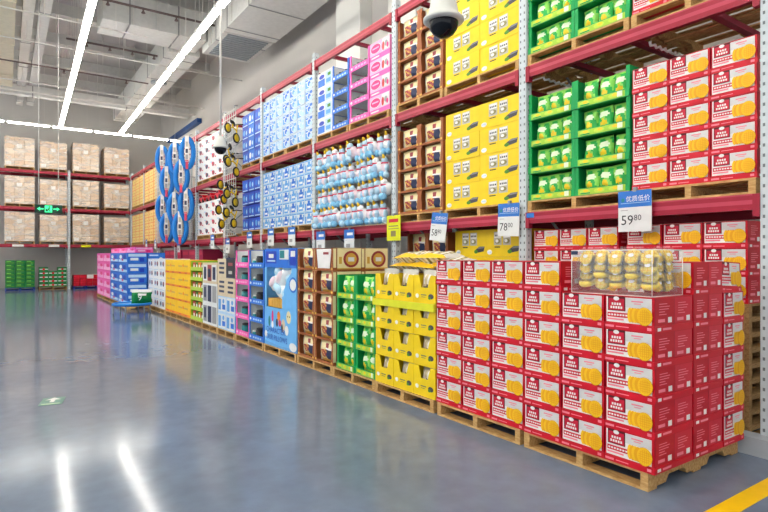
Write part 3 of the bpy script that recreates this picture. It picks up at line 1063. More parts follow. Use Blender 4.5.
# book sets and toy boxes
pallet(.94, XP, 11.14, 0, 'under the cream book boxes')
pallet(.94, XP, 10.19, 0, 'under the pale blue boxes next to pink trays')
B1 = print_box('book_box', .92, .5, .4, 'tan', [('r', .05, .32, .12, .9, 'white_soft'), ('r', .36, .62, .12, .9, 'maroon'), ('r', .66, .95, .12, .9, 'white_soft'), ('r', .10, .27, .2, .8, 'navy'), ('r', .71, .9, .2, .8, 'navy'), ('r', .4, .58, .3, .7, 'navy')], 'tan')
B1b = print_box('book_box', .92, .5, .4, 'white_soft', [('r', .05, .3, .12, .9, 'grey'), ('r', .36, .62, .12, .9, 'navy'), ('r', .68, .95, .12, .9, 'grey'), ('r', .12, .25, .3, .8, 'navy')], 'tan')
put(B1b, (XP + .01, 11.13, PH), 'white book box, bottom of stack beside lime trays', 'box', 'book boxes', R90)
put(B1b, (XP + .01, 11.13, PH + .4), 'white book box, middle of stack beside lime trays', 'box', 'book boxes', R90)
put(B1, (XP + .01, 11.13, PH + .8), 'tan book box with maroon panel, top of stack beside lime trays', 'box', 'book boxes', R90)
B2 = print_box('pale_blue_box', .47, .5, .3, 'blue_pale', [('r', .06, .94, .08, .92, 'white_soft'), ('r', .1, .4, .15, .8, 'blue_mid'), ('r', .55, .9, .2, .5, 'blue_card'), ('e', .7, .7, .12, .14, 'blue_mid')], 'blue_mid')
stack(B2, .47, .3, 2, 2, XP + .01, 10.185, PH, 'pale blue printed box', 'low stack next to pink trays', 'box', 'pale blue boxes')
B3 = print_box('tan_box', .47, .5, .34, 'tan', [('r', .2, .8, .7, .82, 'navy'), ('r', .2, .8, .45, .57, 'navy'), ('r', .2, .8, .2, .32, 'navy')], 'tan')
B4 = print_box('dark_box', .46, .5, .36, 'navy', [('r', .06, .94, .06, .94, 'ink'), ('r', .25, .75, .6, .75, 'maroon'), ('r', .3, .7, .2, .35, 'photo_grey')], 'tan')
put(B3, (XP + .01, 10.185, PH + .6), 'tan box with dark bars, lower one above pale blue boxes', 'box', 'tan boxes', R90)
put(B3, (XP + .01, 10.185, PH + .94), 'tan box with dark bars, topmost beside dark box', 'box', 'tan boxes', R90)
put(B3, (XP + .01, 9.715, PH + .6), 'tan box with dark bars directly under the dark box', 'box', 'tan boxes', R90)
put(B4, (XP + .01, 9.715, PH + .94), 'dark navy box on top of tan box next to pink trays', 'box', rz=R90)

# lime open trays, yellow boxes, white cartons
pallet(.84, XP, 12.0, 0, 'under the lime green candy trays')
LT = MB().box(0, .83, 0, .4, 0, .01, 'lemon').box(0, .01, 0, .4, 0, .2, 'lime').box(.82, .83, 0, .4, 0, .2, 'lime').box(.01, .82, .39, .4, 0, .2, 'leaf')
lip = MB().box(0, .83, -.01, 0, 0, .075, 'lime_soft')
CANDY = [print_box('candy_box', .18, .3, .16, m, [('e', .5, .5, .3, .25, 'print_white')]) for m in ('toy_red', 'leaf', 'orange', 'brown_dark')]
LTN = Node('candy_tray', None, [Node('tray_body', LT), Node('front_lip', lip)])
stack(LTN, .83, .205, 1, 6, XP + .015, 11.99, PH, 'lime green candy tray', 'beside the yellow boxes', 'tray', 'lime candy trays',
      after=lambda c, r, nc, nr, loc: [put(CANDY[i], (loc[0] + .03, loc[1] - .03 - i * .195, loc[2] + .011), f'{["red", "green", "orange", "brown"][i]} candy box in {row_word(r, nr)} lime tray', 'box', 'candy boxes', R90) for i in range(4)])
for k in range(2):
    pallet(1.1, XP, 14.24 - k * 1.11, 0, f'under the {["farther", "nearer"][k]} half of the yellow boxes')
YB = print_box('yellow_box', 1.1, .6, .31, 'yellow_warm', [('r', 0, 1, 0, .16, 'orange'), ('r', .12, .42, .5, .62, 'gold'), ('r', .55, .85, .5, .62, 'gold'), ('e', .5, .6, .05, .12, 'orange'), ('r', .15, .35, .05, .11, 'toy_red'), ('r', .6, .8, .05, .11, 'toy_red')], 'yellow_warm')
stack(YB, 1.11, .31, 2, 4, XP + .01, 14.235, PH, 'yellow box with orange foot', 'floor stack beside white cartons', 'box', 'yellow boxes')
for k in range(2):
    pallet(.96, XP, 16.2 - k * .97, 0, f'under the {["farther", "nearer"][k]} half of the white cartons')
WB = [print_box('white_carton', .64, .6, .25, 'white', [('r', .15, .45, .2, .75, 'blue_pale'), ('e', .3, .5, .1, .2, c), ('e', .7, .48, .13, .26, 'navy'), ('e', .74, .55, .06, .12, 'toy_red'), ('r', .1, .9, .86, .92, 'blue_pale')], 'white_soft') for c in ('navy', 'maroon')]
stack(WB, .645, .252, 3, 5, XP + .01, 16.195, PH, 'white carton with dark picture', 'floor stack beside yellow boxes', 'carton', 'white floor cartons')

# pink and blue paper packs
XK = 2.72
yk0, yk1 = y_at(127, XK), y_at(97, XK)
wk = (yk1 - yk0) / 4
PK = print_box('paper_pack', wk, .5, .28, 'pink_card', [('r', .05, .95, .1, .45, 'pink_pale'), ('e', .3, .6, .14, .2, 'pink_pale'), ('e', .7, .6, .14, .2, 'pink_hot')], 'pink_card')
BK = print_box('paper_pack', wk, .5, .28, 'blue_card', [('r', .05, .95, .1, .35, 'blue_pale'), ('e', .3, .6, .14, .2, 'white_soft'), ('e', .7, .6, .14, .2, 'blue_deep'), ('e', .5, .3, .1, .12, 'pink_hot')], 'blue_card')
for k in range(2):
    pallet(yk1 - yk0 > 0 and (yk1 - yk0) / 2 - .01, XK, yk1 - k * (yk1 - yk0) / 2, 0, f'under the {["pink", "blue"][k]} paper packs')
for c in range(4):
    for r in range(5):
        put(PK if c < 2 else BK, (XK + .01, yk1 - c * wk, PH + r * .285), f'{"pink" if c < 2 else "blue"} paper pack, {row_word(r, 5)} row, {["left", "right"][c % 2]} column of its colour', 'pack', 'paper packs at the far end', R90)
BS = print_box('blue_pack', .46, .45, .28, 'blue_card', [('r', .05, .95, .6, .9, 'blue_card'), ('r', .1, .6, .68, .82, 'blue_pale'), ('e', .75, .35, .12, .2, 'white_soft')], 'blue_deep')
for r in range(5):
    put(BS, (XK + .53, yk0 + .02, PH + r * .285), f'dark blue pack facing the camera, {row_word(r, 5)} row, end of paper stack', 'pack', 'dark blue packs')
for k in range(3):
    put(PK, (XK + .52, yk1 - .1 - k * (wk + .01), PH + 5 * .285 - .285), f'pink paper pack on second row back, {NTH[k]} from far end, under loose packs', 'pack', 'rear paper packs', R90)
    for r in range(4):
        put(PK, (XK + .52, yk1 - .1 - k * (wk + .01), PH + r * .285), f'pink paper pack at rear of stack, {row_word(r, 5)} layer, {NTH[k]} from far end', 'pack', 'rear paper packs', R90)
    put(PK, (XK + .45, yk1 - .1 - k * (wk + .01), PH + 5 * .285), f'loose pink paper pack lying on stack top, {NTH[k]} from far end', 'pack', 'loose pink packs', R90, sc=(1, 1, .6))

# small trampoline with a green pack on it
tx, ty = 2.67, 15.2
ring = [(.44 * math.cos(2 * PI * i / 24), .44 * math.sin(2 * PI * i / 24), .23) for i in range(24)]
kids = [Node('padded_rim', MB().tube(ring, .035, 'tramp_blue', 8, True)), Node('jumping_mat', MB().lathe([(.43, .225), (.43, .233)], 'blue_mid', 24))]
for i in range(6):
    a = 2 * PI * i / 6
    kids.append(Node('leg', MB().tube([(.42 * math.cos(a), .42 * math.sin(a), .22), (.44 * math.cos(a), .44 * math.sin(a), .0)], .016, 'steel_grey', 8)))
put(Node('mini_trampoline', None, kids), (tx, ty, 0), 'small blue round trampoline standing on the floor by paper packs', 'trampoline')
b = MB().bag(.5, .36, .22, lambda u, v: 'white_soft' if .55 < v < .7 and .3 < u < .75 else ('green_dark' if v < .8 else 'white_soft'), 2)
b.M = Matrix.Translation((0, .02, 0))
put(Node('green_pack', b, [Node('number_print', MB().ftext('9', .18, .09, .2, 'white', 24))]), (tx - .06, ty - .12, .238), 'green pack with white figure standing on the small trampoline', 'pack', rot=(0, 0, -.3))

# hanging folded trampolines, wire panel and balance bikes
def wire_panel(y0, y1, z0, z1, label):
    b = MB()
    z = z0
    while z <= z1 + .001:
        b.box(-.006, .006, y0, y1, z - .006, z + .006, 'plastic_white')
        z += .15
    y = y0
    while y <= y1 + .001:
        b.box(-.006, .006, y - .006, y + .006, z0, z1, 'plastic_white')
        y += .15
    put(Node('wire_panel', None, [Node('wire_grid', b)] + [Node('hook', MB().tube([(.0, yy, z1), (.0, yy, z1 + .06), (.09, yy, z1 + .06)], .01, 'steel_grey', 6)) for yy in (y0 + .1, y1 - .1)]), (RX - .1, 0, 0), label, 'wire panel')


wire_panel(16.55, 21.2, 1.95, 4.98, 'tall wire grid panel on rack front behind blue trampolines')
wire_panel(12.72, 13.75, 1.95, 4.98, 'narrow wire grid panel on rack front behind yellow balance bikes')
ov = [(.175 * math.cos(2 * PI * i / 26), 0, .41 * math.sin(2 * PI * i / 26) * 1.0) for i in range(26)]
sl = MB().box(-.055, .055, -.105, -.07, -.25, .47, 'print_white')
sl.M = Matrix.Translation((0, -.105, 0))
sl.fr(-.04, .04, -.2, -.06, 'grey').fr(-.035, .035, -.02, .1, 'navy').fr(-.035, .035, .16, .3, 'photo_grey').fr(-.05, .05, -.24, -.21, 'toy_red')
st = MB().box(-.035, .035, -.095, -.06, -.46, -.25, 'ribbon')
FT = Node('hanging_trampoline', MB().tube(ov, .075, 'tramp_blue', 10, True), [Node('paper_sleeve', sl), Node('strap', st)])
XR = RX - .36
for i, (px, py, wd) in enumerate([(162.3, 158, 'first in the top row'), (175.2, 156, 'second in the top row'), (187.4, 151, 'third in the top row'), (167, 180, 'first in the second row'), (181.5, 174.5, 'second in the second row'),
                                 (162.8, 207, 'first in the third row'), (174.5, 206, 'second in the third row'), (186.2, 202.6, 'third in the third row'), (167, 226, 'first in the lowest row'), (180.4, 226, 'second in the lowest row')]):
    x = XR + (.0 if i not in (3, 4, 8, 9) else -.13)
    y = y_at(px, x)
    put(FT, (x, y, z_at(py + 2, x, y)), f'blue folded trampoline hanging on wire panel, {wd}', 'trampoline', 'folded trampolines on the rack front', -.42, sc=(.92, 1, 1))


def bike():
    fr = MB()
    fr.tube([(-.16, 0, 0), (-.04, 0, .12), (.1, 0, .14), (.16, 0, .0)], .016, 'toy_yellow', 8)
    fr.tube([(.1, 0, .14), (.07, 0, .27)], .014, 'toy_yellow', 8)
    fr.tube([(-.04, 0, .12), (-.07, 0, .19)], .012, 'toy_yellow', 8)
    hb = MB().tube([(.07, -.13, .27), (.06, 0, .28), (.07, .13, .27)], .012, 'dark', 8)
    se = MB().ell((-.09, 0, .2), (.08, .045, .022), 'dark', 10, 6)
    kids = [Node('frame', fr), Node('handlebar', hb), Node('saddle', se)]
    for x in (-.16, .16):
        w = MB()
        w.M = Matrix.Translation((x, 0, 0)) @ Matrix.Rotation(PI / 2, 4, 'X')
        w.tube([(.09 * math.cos(2 * PI * i / 18), .09 * math.sin(2 * PI * i / 18), 0) for i in range(18)], .018, 'tyre', 8, True)
        d = MB()
        d.M = w.M
        d.lathe([(.078, -.016), (.078, .016), (.03, .022)], 'toy_yellow', 18)
        kids.append(Node('wheel', d, [Node('tyre', w)]))
    return Node('balance_bike', None, kids)


BK_ = bike()
for i, (px, py) in enumerate([(232, 133), (225, 152), (232, 167), (222, 192), (231, 198), (220, 217), (230, 218)]):
    x = RX - .39
    y = y_at(px, x)
    put(BK_, (x, y, z_at(py, x, y)), f'yellow balance bike hanging on wire panel, {NTH[i]} from the top', 'balance bike', 'balance bikes on the rack front', rot=(0, [.5, 1.3, .55, 1.2, .5, 1.25, .7][i], .6), sc=(1.1, 1.1, 1.1))

# ------------------------------------------------------------------ goods on the racks
XG = RX + .03


def rack_pallets(z, spans, lvl):
    for w, yl, what in spans:
        pallet(w, XG - .02, yl, z, f'under {what} on {lvl} rack level')


G1, G2 = L1 + PH + .004, L2 + PH + .004
for z, lvl, gz in ((L1, 'lower', G1), (L2, 'upper', G2)):
    rack_pallets(z, [(1.16, 3.98, 'green snack trays'), (.99, 2.795, 'red waffle cartons'), (1.225, 5.335, 'yellow biscuit cartons'), (1.0, 6.375, 'brown cocoa cartons')], lvl)
    gt = green_tray_node(.578, .6, .285)
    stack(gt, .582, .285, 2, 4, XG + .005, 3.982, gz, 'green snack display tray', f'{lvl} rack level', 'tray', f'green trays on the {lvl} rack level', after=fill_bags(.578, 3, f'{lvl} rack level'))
    stack(WC, .333, .215, 3, 5, XG, 2.80, gz, 'red waffle carton', f'{lvl} rack level', 'carton', f'waffle cartons on the {lvl} rack level')
    yb = yellow_box_node(.612, .6, .3)
    stack(yb, .614, .3, 2, 4, XG, 5.332, gz, 'yellow biscuit carton', f'{lvl} rack level', 'carton', f'yellow cartons on the {lvl} rack level')
    bc = brown_node(.492, .55, .3)
    stack(bc, .496, .3, 2, 4, XG, 6.372, gz, 'brown cocoa carton', f'{lvl} rack level', 'carton', f'brown cartons on the {lvl} rack level',
          after=fill_one(COCOA, .03, .02, 1.14, 1.0, 'cream cocoa pack', f'brown cartons, {lvl} rack level', 'pack', 'cocoa packs on the racks'))

# ground level inside the rack
PILE = pallet_node(1.0, 1.0, m='wood_dark')
for k in range(9):
    put(PILE, (XG + .06, 1.88, k * PH), f'dark wooden pallet, {NTH[k]} up in pile under red cartons by rack post', 'pallet', 'piled pallets')
    put(PILE, (XG + .06, 2.97, k * PH), f'dark wooden pallet, {NTH[k]} up in the hidden pile behind corner stack', 'pallet', 'piled pallets behind the corner stack')
zg = 9 * PH
stack(WC, .335, .215, 3, 3, XG + .07, 2.895, zg, 'red waffle carton', 'on pallet pile inside rack corner', 'carton', 'waffle cartons on the pallet pile')
stack(WC, .335, .215, 3, 3, XG + .07, 3.975, zg, 'red waffle carton', 'on second pallet pile inside rack', 'carton', 'waffle cartons behind the corner stack')
for i, yy in enumerate((3.85, 2.68)):
    put(Node('coiled_cable', MB().tube([(0.03 * k, .012 * math.sin(k * 2.2), .012 * math.cos(k * 2.2)) for k in range(22)], .012, 'white', 6)), (XG + .08, yy, L2 - .14), f'white coiled cable under upper beam, {["near the perforated post", "above the red cartons"][i]}', 'cable')
yb = yellow_box_node(.55, .6, .33)
pallet(1.1, XG + .15, 5.33, 0, 'on the floor under yellow cartons inside the rack')
stack(yb, .55, .33, 2, 5, XG + .16, 5.325, PH, 'yellow biscuit carton', 'inside rack at floor level', 'carton', 'yellow cartons inside the rack')
pallet(.9, XG + .15, 6.36, 0, 'on the floor under brown cartons inside the rack')
bc = brown_node(.44, .55, .33)
stack(bc, .44, .33, 2, 5, XG + .16, 6.355, PH, 'brown cocoa carton', 'inside rack at floor level', 'carton', 'brown cartons inside the rack',
      after=fill_one(COCOA, .025, .02, 1.03, 1.1, 'cream cocoa pack', 'brown cartons inside rack, floor level', 'pack', 'cocoa packs inside the rack'))

# upper level: blue boxes, blue trays, pink trays, pink boxes
rack_pallets(L2, [(1.1, 8.83, 'blue boxes and blue trays'), (1.13, 7.70, 'pink trays and pink boxes')], 'upper')
hb_ = .275
bb1 = print_box('blue_white_box', .545, .5, hb_, 'white_soft', [('r', .05, .5, .1, .55, 'blue_card'), ('r', .55, .95, .1, .9, 'blue_pale'), ('e', .3, .72, .18, .14, 'blue_deep'), ('r', .6, .9, .2, .45, 'blue_mid'), ('r', .7, .9, .6, .8, 'leaf')], 'blue_card')
stack(bb1, .55, hb_, 1, 4, XG, 8.825, G2, 'blue and white box', 'beside blue trays, upper rack', 'box', 'blue and white boxes')
stack(shelf_tray_node(.545, .5, hb_, 'blue_card', 'blue_card'), .55, hb_, 1, 4, XG, 8.27, G2, 'blue open shelf tray', 'upper rack level', 'tray', 'blue rack trays')
stack(shelf_tray_node(.585, .5, hb_, 'pink_card', 'pink_card'), .59, hb_, 1, 4, XG, 7.70, G2, 'pink open shelf tray', 'upper rack level', 'tray', 'pink rack trays')
pb1 = print_box('pink_box', .54, .5, hb_, 'pink_pale', [('r', .0, 1, 0, .26, 'pink_card'), ('e', .3, .62, .27, .28, 'white_soft'), ('e', .3, .62, .24, .25, 'pink_hot'), ('r', .14, .46, .6, .68, 'pink_pale'), ('r', .62, .98, .3, .96, 'white_soft'), ('e', .68, .55, .06, .24, 'toy_red'), ('e', .83, .62, .08, .16, 'grey'), ('e', .9, .5, .05, .14, 'pink_hot'), ('r', .1, .5, .08, .16, 'white_soft')], 'pink_card')
stack(pb1, .545, hb_, 1, 4, XG, 7.105, G2, 'pink box with red picture', 'beside pink trays, upper rack', 'box', 'pink boxes')
tn = [jar_node('dark', 'grey', .035, .12), jar_node('grey', 'dark', .035, .12)]
for kind, yl, wd in (('blue', 8.27, .545), ('pink', 7.70, .585)):
    for r in range(4):
        for k in range(5):
            put(tn[k % 2], (XG + .045, yl - .09 - k * (wd - .14) / 4, G2 + r * hb_ + .009), f'small dark bottle, {NTH[k]} from left, {row_word(r, 4)} {kind} tray, upper rack', 'bottle', 'small bottles in the rack trays')

# plush geese on the lower level
put(Node('cardboard_sheet', MB().box(0, 2.3, -.06, .9, 0, .012, 'kraft')), (XG, 8.85, L1), 'flat cardboard sheet under the plush geese on lower rack', 'cardboard', rz=R90)


def goose(v):
    b = MB().ell((.095, .12, .165), (.085, .10, .10), ['plush_white', 'plush_pink'][v], 12, 8)
    hd = MB().ell((.095, .07, .262), (.05, .055, .055), ['plush_white', 'plush_blue'][v], 10, 7)
    bk = MB().tube([(.095, .05, .285), (.1, .028, .32), (.103, .012, .348)], [.026, .022, .008], 'beak', 8)
    le = MB().ell((.055, .05, .055), (.042, .055, .055), 'plush_deep', 10, 7)
    le2 = MB().ell((.135, .05, .05), (.042, .055, .05), ['plush_deep', 'plush_blue'][v], 10, 7)
    wi = MB().ell((.148, .055, .15), (.028, .05, .06), ['blue_pale', 'plush_blue'][v], 10, 6)
    sc = MB().tube([(.095 + .05 * math.cos(2 * PI * i / 14), .08 + .055 * math.sin(2 * PI * i / 14), .222) for i in range(14)], .011, 'ribbon', 6, True)
    return Node('plush_goose', b, [Node('head', hd, [Node('beak', bk)]), Node('foot', le), Node('foot', le2), Node('wing', wi), Node('scarf', sc)])


GO = [goose(0), goose(1)]
NG = 12
for r in range(4):
    for c in range(NG):
        yy = 8.80 - c * .185 - (.03 if r % 2 else 0)
        put(GO[(c * 3 + r) % 2 if (c + r) % 5 else 1], (XG - .09 + random.uniform(-.02, .02) + (0 if r else -.05), yy, L1 + .012 + r * .338 - (.0 if r else 0.0)), f'blue and white plush goose, {row_word(r, 4)} row, {NTH[c]} from left, lower rack', 'plush toy', 'plush geese on the lower rack', R90 + random.uniform(-.5, .4))

# tissue cartons (third bay)
tb = [print_box('tissue_carton', .332, .5, .232, 'ice', [('r', .04, .5, .1, .9, c), ('r', .1, .44, .55, .85, 'ice'), ('e', .5, .42, .24, .26, 'white_soft'), ('e', .52, .42, .18, .2, c2), ('r', .56, .96, .1, .4, 'blue_pale'), ('r', .6, .92, .6, .82, c2), ('r', .14, .4, .64, .76, c2)]) for c, c2 in (('blue_mid', 'blue_card'), ('blue_card', 'blue_mid'), ('blue_mid', 'blue_pale'))]
rack_pallets(L2, [(1.16, 11.345, 'left half of white and blue tissue cartons'), (1.16, 10.155, 'right half of white and blue tissue cartons')], 'upper')
stack(tb, .336, .235, 7, 5, XG, 11.342, G2, 'white and blue tissue carton', 'upper rack level', 'carton', 'tissue cartons on the upper level')
rack_pallets(L1, [(1.16, 11.345, 'left half of bottle picture cartons'), (1.16, 10.155, 'right half of bottle picture cartons')], 'lower')
tb2 = [print_box('cleaner_carton', .332, .5, .235, 'blue_pale', [('r', .04, .96, .05, .95, 'white_soft'), ('r', .24, .76, .1, .62, c), ('r', .36, .64, .62, .84, c), ('r', .3, .7, .25, .42, 'white'), ('r', .04, .96, .86, .95, 'blue_mid'), ('r', .04, .2, .06, .6, 'blue_mid'), ('r', .82, .95, .3, .8, 'blue_mid')]) for c in ('blue_mid', 'blue_card')]
stack(tb2, .336, .24, 7, 5, XG, 11.342, G1, 'pale carton with blue bottle picture', 'lower rack level', 'carton', 'bottle picture cartons on the lower level')

# deep blue packs (fourth bay)
rack_pallets(L2, [(1.15, 12.62, 'deep blue packs')], 'upper')
rack_pallets(L1, [(1.15, 12.62, 'deep blue packs')], 'lower')
dbk = [print_box('blue_roll_pack', .375, .5, .28, c, [('e', .3, .55, .18, .25, c2), ('r', .55, .9, .2, .8, 'blue_card'), ('r', .1, .9, .06, .14, 'blue_pale'), ('e', .72, .5, .1, .18, 'blue_pale')]) for c, c2 in (('blue_deep', 'blue_mid'), ('blue_card', 'white_soft'), ('blue_deep', 'blue_card'))]
stack(dbk, .38, .285, 3, 4, XG, 12.62, G2, 'deep blue roll pack', 'upper rack level', 'pack', 'deep blue packs on the upper level')
stack([dbk[0], dbk[2]], .38, .3, 3, 4, XG, 12.62, G1, 'deep blue roll pack', 'lower rack level', 'pack', 'deep blue packs on the lower level')

# white cartons (fifth bay) and red toy cars
rack_pallets(L2, [(1.15, 16.28, 'left half of white toy cartons'), (1.13, 15.06, 'right half of white toy cartons')], 'upper')
rack_pallets(L1, [(1.15, 16.28, 'left half of white toy cartons'), (1.13, 15.06, 'right half of white toy cartons')], 'lower')
wt = [print_box('toy_carton', .57, .5, .23, 'white', [('e', .5, .45, .2, .26, c), ('e', .38, .6, .1, .16, c2), ('r', .1, .3, .7, .85, 'blue_pale'), ('r', .75, .92, .15, .3, 'ribbon')]) for c, c2 in (('maroon', 'navy'), ('navy', 'maroon'), ('maroon', 'ribbon'))]
stack(wt, .58, .232, 4, 5, XG, 16.28, G2, 'white toy carton with dark picture', 'upper rack', 'carton', 'white toy cartons on the upper level')
stack(wt, .58, .232, 4, 4, XG, 16.28, G1, 'white toy carton with dark picture', 'lower rack', 'carton', 'white toy cartons on the lower level')


def toy_car():
    bd = MB().prism([(0, .05), (.5, .05), (.52, .12), (.42, .15), (.36, .22), (.16, .22), (.1, .15), (0, .13)], 0, .26, 'toy_red')
    ws = MB().box(.17, .35, -.003, .263, .155, .205, 'dark')
    kids = [Node('car_body', bd), Node('side_window', ws)]
    for x in (.1, .41):
        for y in (-.01, .24):
            w = MB()
            w.M = Matrix.Translation((x, y, .055)) @ Matrix.Rotation(-PI / 2, 4, 'X')
            w.lathe([(.03, 0), (.055, .002), (.055, .03), (.03, .032)], 'tyre', 14)
            kids.append(Node('wheel', w))
    return Node('toy_car', None, kids)


TC = toy_car()
for i, (yl, wd) in enumerate([(16.2, 'farthest'), (15.5, 'middle'), (14.75, 'nearest')]):
    put(TC, (XG - .0, yl, G1 + 4 * .232), f'red toy car on white toy cartons, {wd} of three on lower rack', 'toy car', 'red toy cars', R90)

# yellow crates with orange bands (last bays)
cr = print_box('yellow_crate', .785, .8, .23, 'crate_yellow', [('r', 0, 1, .91, 1, 'crate_line'), ('r', 0, .09, 0, 1, 'crate_line'), ('r', .1, .35, .3, .5, 'gold'), ('r', .5, .8, .3, .5, 'gold')])
for z, lvl, gz in ((L1, 'lower', G1), (L2, 'upper', G2)):
    rack_pallets(z, [(1.18, 26.33, 'yellow crates, farthest'), (1.18, 25.13, 'yellow crates, second from back'), (1.18, 23.73, 'yellow crates, third from back'), (1.18, 22.53, 'yellow crates, nearest')], lvl)
    stack(cr, .79, .235, 3, 5, XG, 26.32, gz, 'yellow crate with orange band', f'{lvl} rack level, last bay', 'crate', f'yellow crates on the {lvl} level')
    stack(cr, .79, .235, 3, 5, XG, 23.72, gz, 'yellow crate with orange band', f'{lvl} rack level, last bay but one', 'crate', f'yellow crates on the {lvl} level')
# crimson cartons at floor level in the far bays
cc = print_box('crimson_carton', .76, .6, .55, 'crimson', [('r', .1, .9, .7, .9, 'ribbon'), ('r', .15, .5, .3, .5, 'maroon')])
for c in range(6):
    for r in range(3):
        put(cc, (XG + .2, (21.22 if c < 3 else 18.77) - (c % 3) * .77, r * .552), f'crimson carton, {row_word(r, 3)} row, {NTH[c]} from back, inside rack', 'carton', 'crimson cartons inside the rack', R90)

# ------------------------------------------------------------------ back rack
YB_ = 27.6
xp = [x_at(131.5, YB_), x_at(69, YB_), x_at(3, YB_)]
pitch = xp[0] - xp[1]
xposts = [xp[0], xp[1], xp[1] - pitch * 1.03, xp[1] - pitch * 2.05]
ML = (1.95, 3.52, 5.08)
br = bpy.data.objects.new('pallet_rack', None)
COL.objects.link(br)
br.location = (0, YB_, 0)
br['label'] = 'red and grey pallet rack across the back wall holding wrapped brown loads'
br['category'] = 'rack'
pm2 = post_mesh(5.2)
for x in xposts:
    child(br, 'upright', pm2, TR(x, 0, 0))
    child(br, 'upright', pm2, TR(x, 1.16, 0))
for i in range(3):
    L = xposts[i] - xposts[i + 1]
    for z in ML:
        child(br, 'beam', beam_mesh(L), TR(xposts[i + 1], -.005, z))
        child(br, 'beam', beam_mesh(L), TR(xposts[i], 1.245, z, PI))
        for f in (.2, .5, .8):
            child(br, 'support_bar', BAR, TR(xposts[i + 1] + L * f, 0, z, PI / 2) @ Matrix.Translation((0, 0, 0)))


def wrapped_load(w, d, h, seed):
    rnd = random.Random(seed)
    b = MB()
    rows = 5
    rh = h / rows
    for r in range(rows):
        n = 3
        x = 0
        for k in range(n):
            ww = w / n
            b.box(x + .004, x + ww - .004, rnd.uniform(0, .01), d, r * rh + .003, (r + 1) * rh - .003, ['kraft', 'kraft_light', 'kraft_dark'][rnd.randrange(3)])
            x += ww
    f = MB().box(-.012, w + .012, -.014, d + .01, 0, h + .01, 'stretch_film')
    lb = MB().box(w * .4, w * .58, -.02, -.016, h * .62, h * .76, 'paper')
    lb2 = MB().box(w * .04, w * .22, -.02, -.016, h * .04, h * .16, 'paper')
    return Node('wrapped_load', None, [Node('carton_block', b), Node('stretch_wrap', f), Node('paper_label', lb), Node('paper_label', lb2)])


lpx = [(4.5, 34.5), (40, 70), (73, 99), (104.5, 129)]
for lv, z in enumerate(ML):
    for k, (a, c) in enumerate(lpx):
        x0, x1 = x_at(a, YB_), x_at(c, YB_)
        if k == 1:
            x1 = min(x1, xp[1] - .08)
        w = x1 - x0
        lab = f'{["lowest", "middle", "top"][lv]} back rack level'
        if ('bp', round(w, 2)) not in PAL:
            PAL[('bp', round(w, 2))] = pallet_node(round(w, 2), 1.1, m='wood_dark')
        put(PAL[('bp', round(w, 2))], (x0, YB_ + .02, z + .003), f'wooden pallet under wrapped brown load, {NTH[k]} from left, {lab}', 'pallet', 'back rack pallets')
        h = (1.16, 1.10, 1.18)[lv] + (.05 if k % 2 == 0 else -.02)
        put(wrapped_load(w, 1.0, h, lv * 4 + k), (x0, YB_ + .04, z + PH + .004), f'film wrapped load of brown cartons, {NTH[k]} from left, {lab}', 'wrapped load', 'wrapped loads on the back rack')

# cartons on the floor below the back rack
def floor_load(px0, px1, cols, rows, h, base_m, prints, noun, where, group, pal_m, y=YB_ + .1):
    x0, x1 = x_at(px0, y), x_at(px1, y)
    w = (x1 - x0) / cols
    k = ('fl', round(x1 - x0, 2), pal_m)
    if k not in PAL:
        PAL[k] = pallet_node(round(x1 - x0, 2), 1.0, m=pal_m)
    put(PAL[k], (x0, y, 0), f'{"blue" if "blue" in pal_m else "wooden"} pallet on the floor under {noun}s, {where}', 'pallet', 'back wall floor pallets')
    nd = print_box('stacked_carton', w - .01, .6, h - .006, base_m, prints)
    for c in range(cols):
        n = rows[c]
        for r in range(n):
            put(nd, (x0 + c * w + .005, y + .02 + random.uniform(0, .03), PH + r * h), where_text(noun, r, n, c, cols, where), 'carton', group)


floor_load(5, 35, 3, [7, 7, 7], .165, 'green_dark', [('r', .1, .9, .2, .45, 'leaf'), ('r', .15, .6, .6, .8, 'bag_pale')], 'green carton', 'tall stack under back rack', 'tall green stack', 'pallet_blue')
floor_load(39, 67, 3, [5, 4, 5], .17, 'green_dark', [('r', .05, .95, .35, .6, 'white_soft'), ('e', .5, .5, .14, .3, 'toy_red')], 'green and white carton', 'low stack under back rack', 'low green stack', 'wood_dark')
floor_load(73.5, 99, 4, [3, 3, 3, 3], .165, 'red_card', [('r', .1, .9, .4, .6, 'red_soft')], 'plain red carton', 'red stack under back rack', 'red stack at the back', 'pallet_blue')
put(Node('paper_note', MB().box(0, .26, 0, .003, 0, .17, 'paper')), (x_at(87, YB_ + .1), YB_ + .105, PH + .33), 'white paper note on front of the red carton stack', 'paper note')

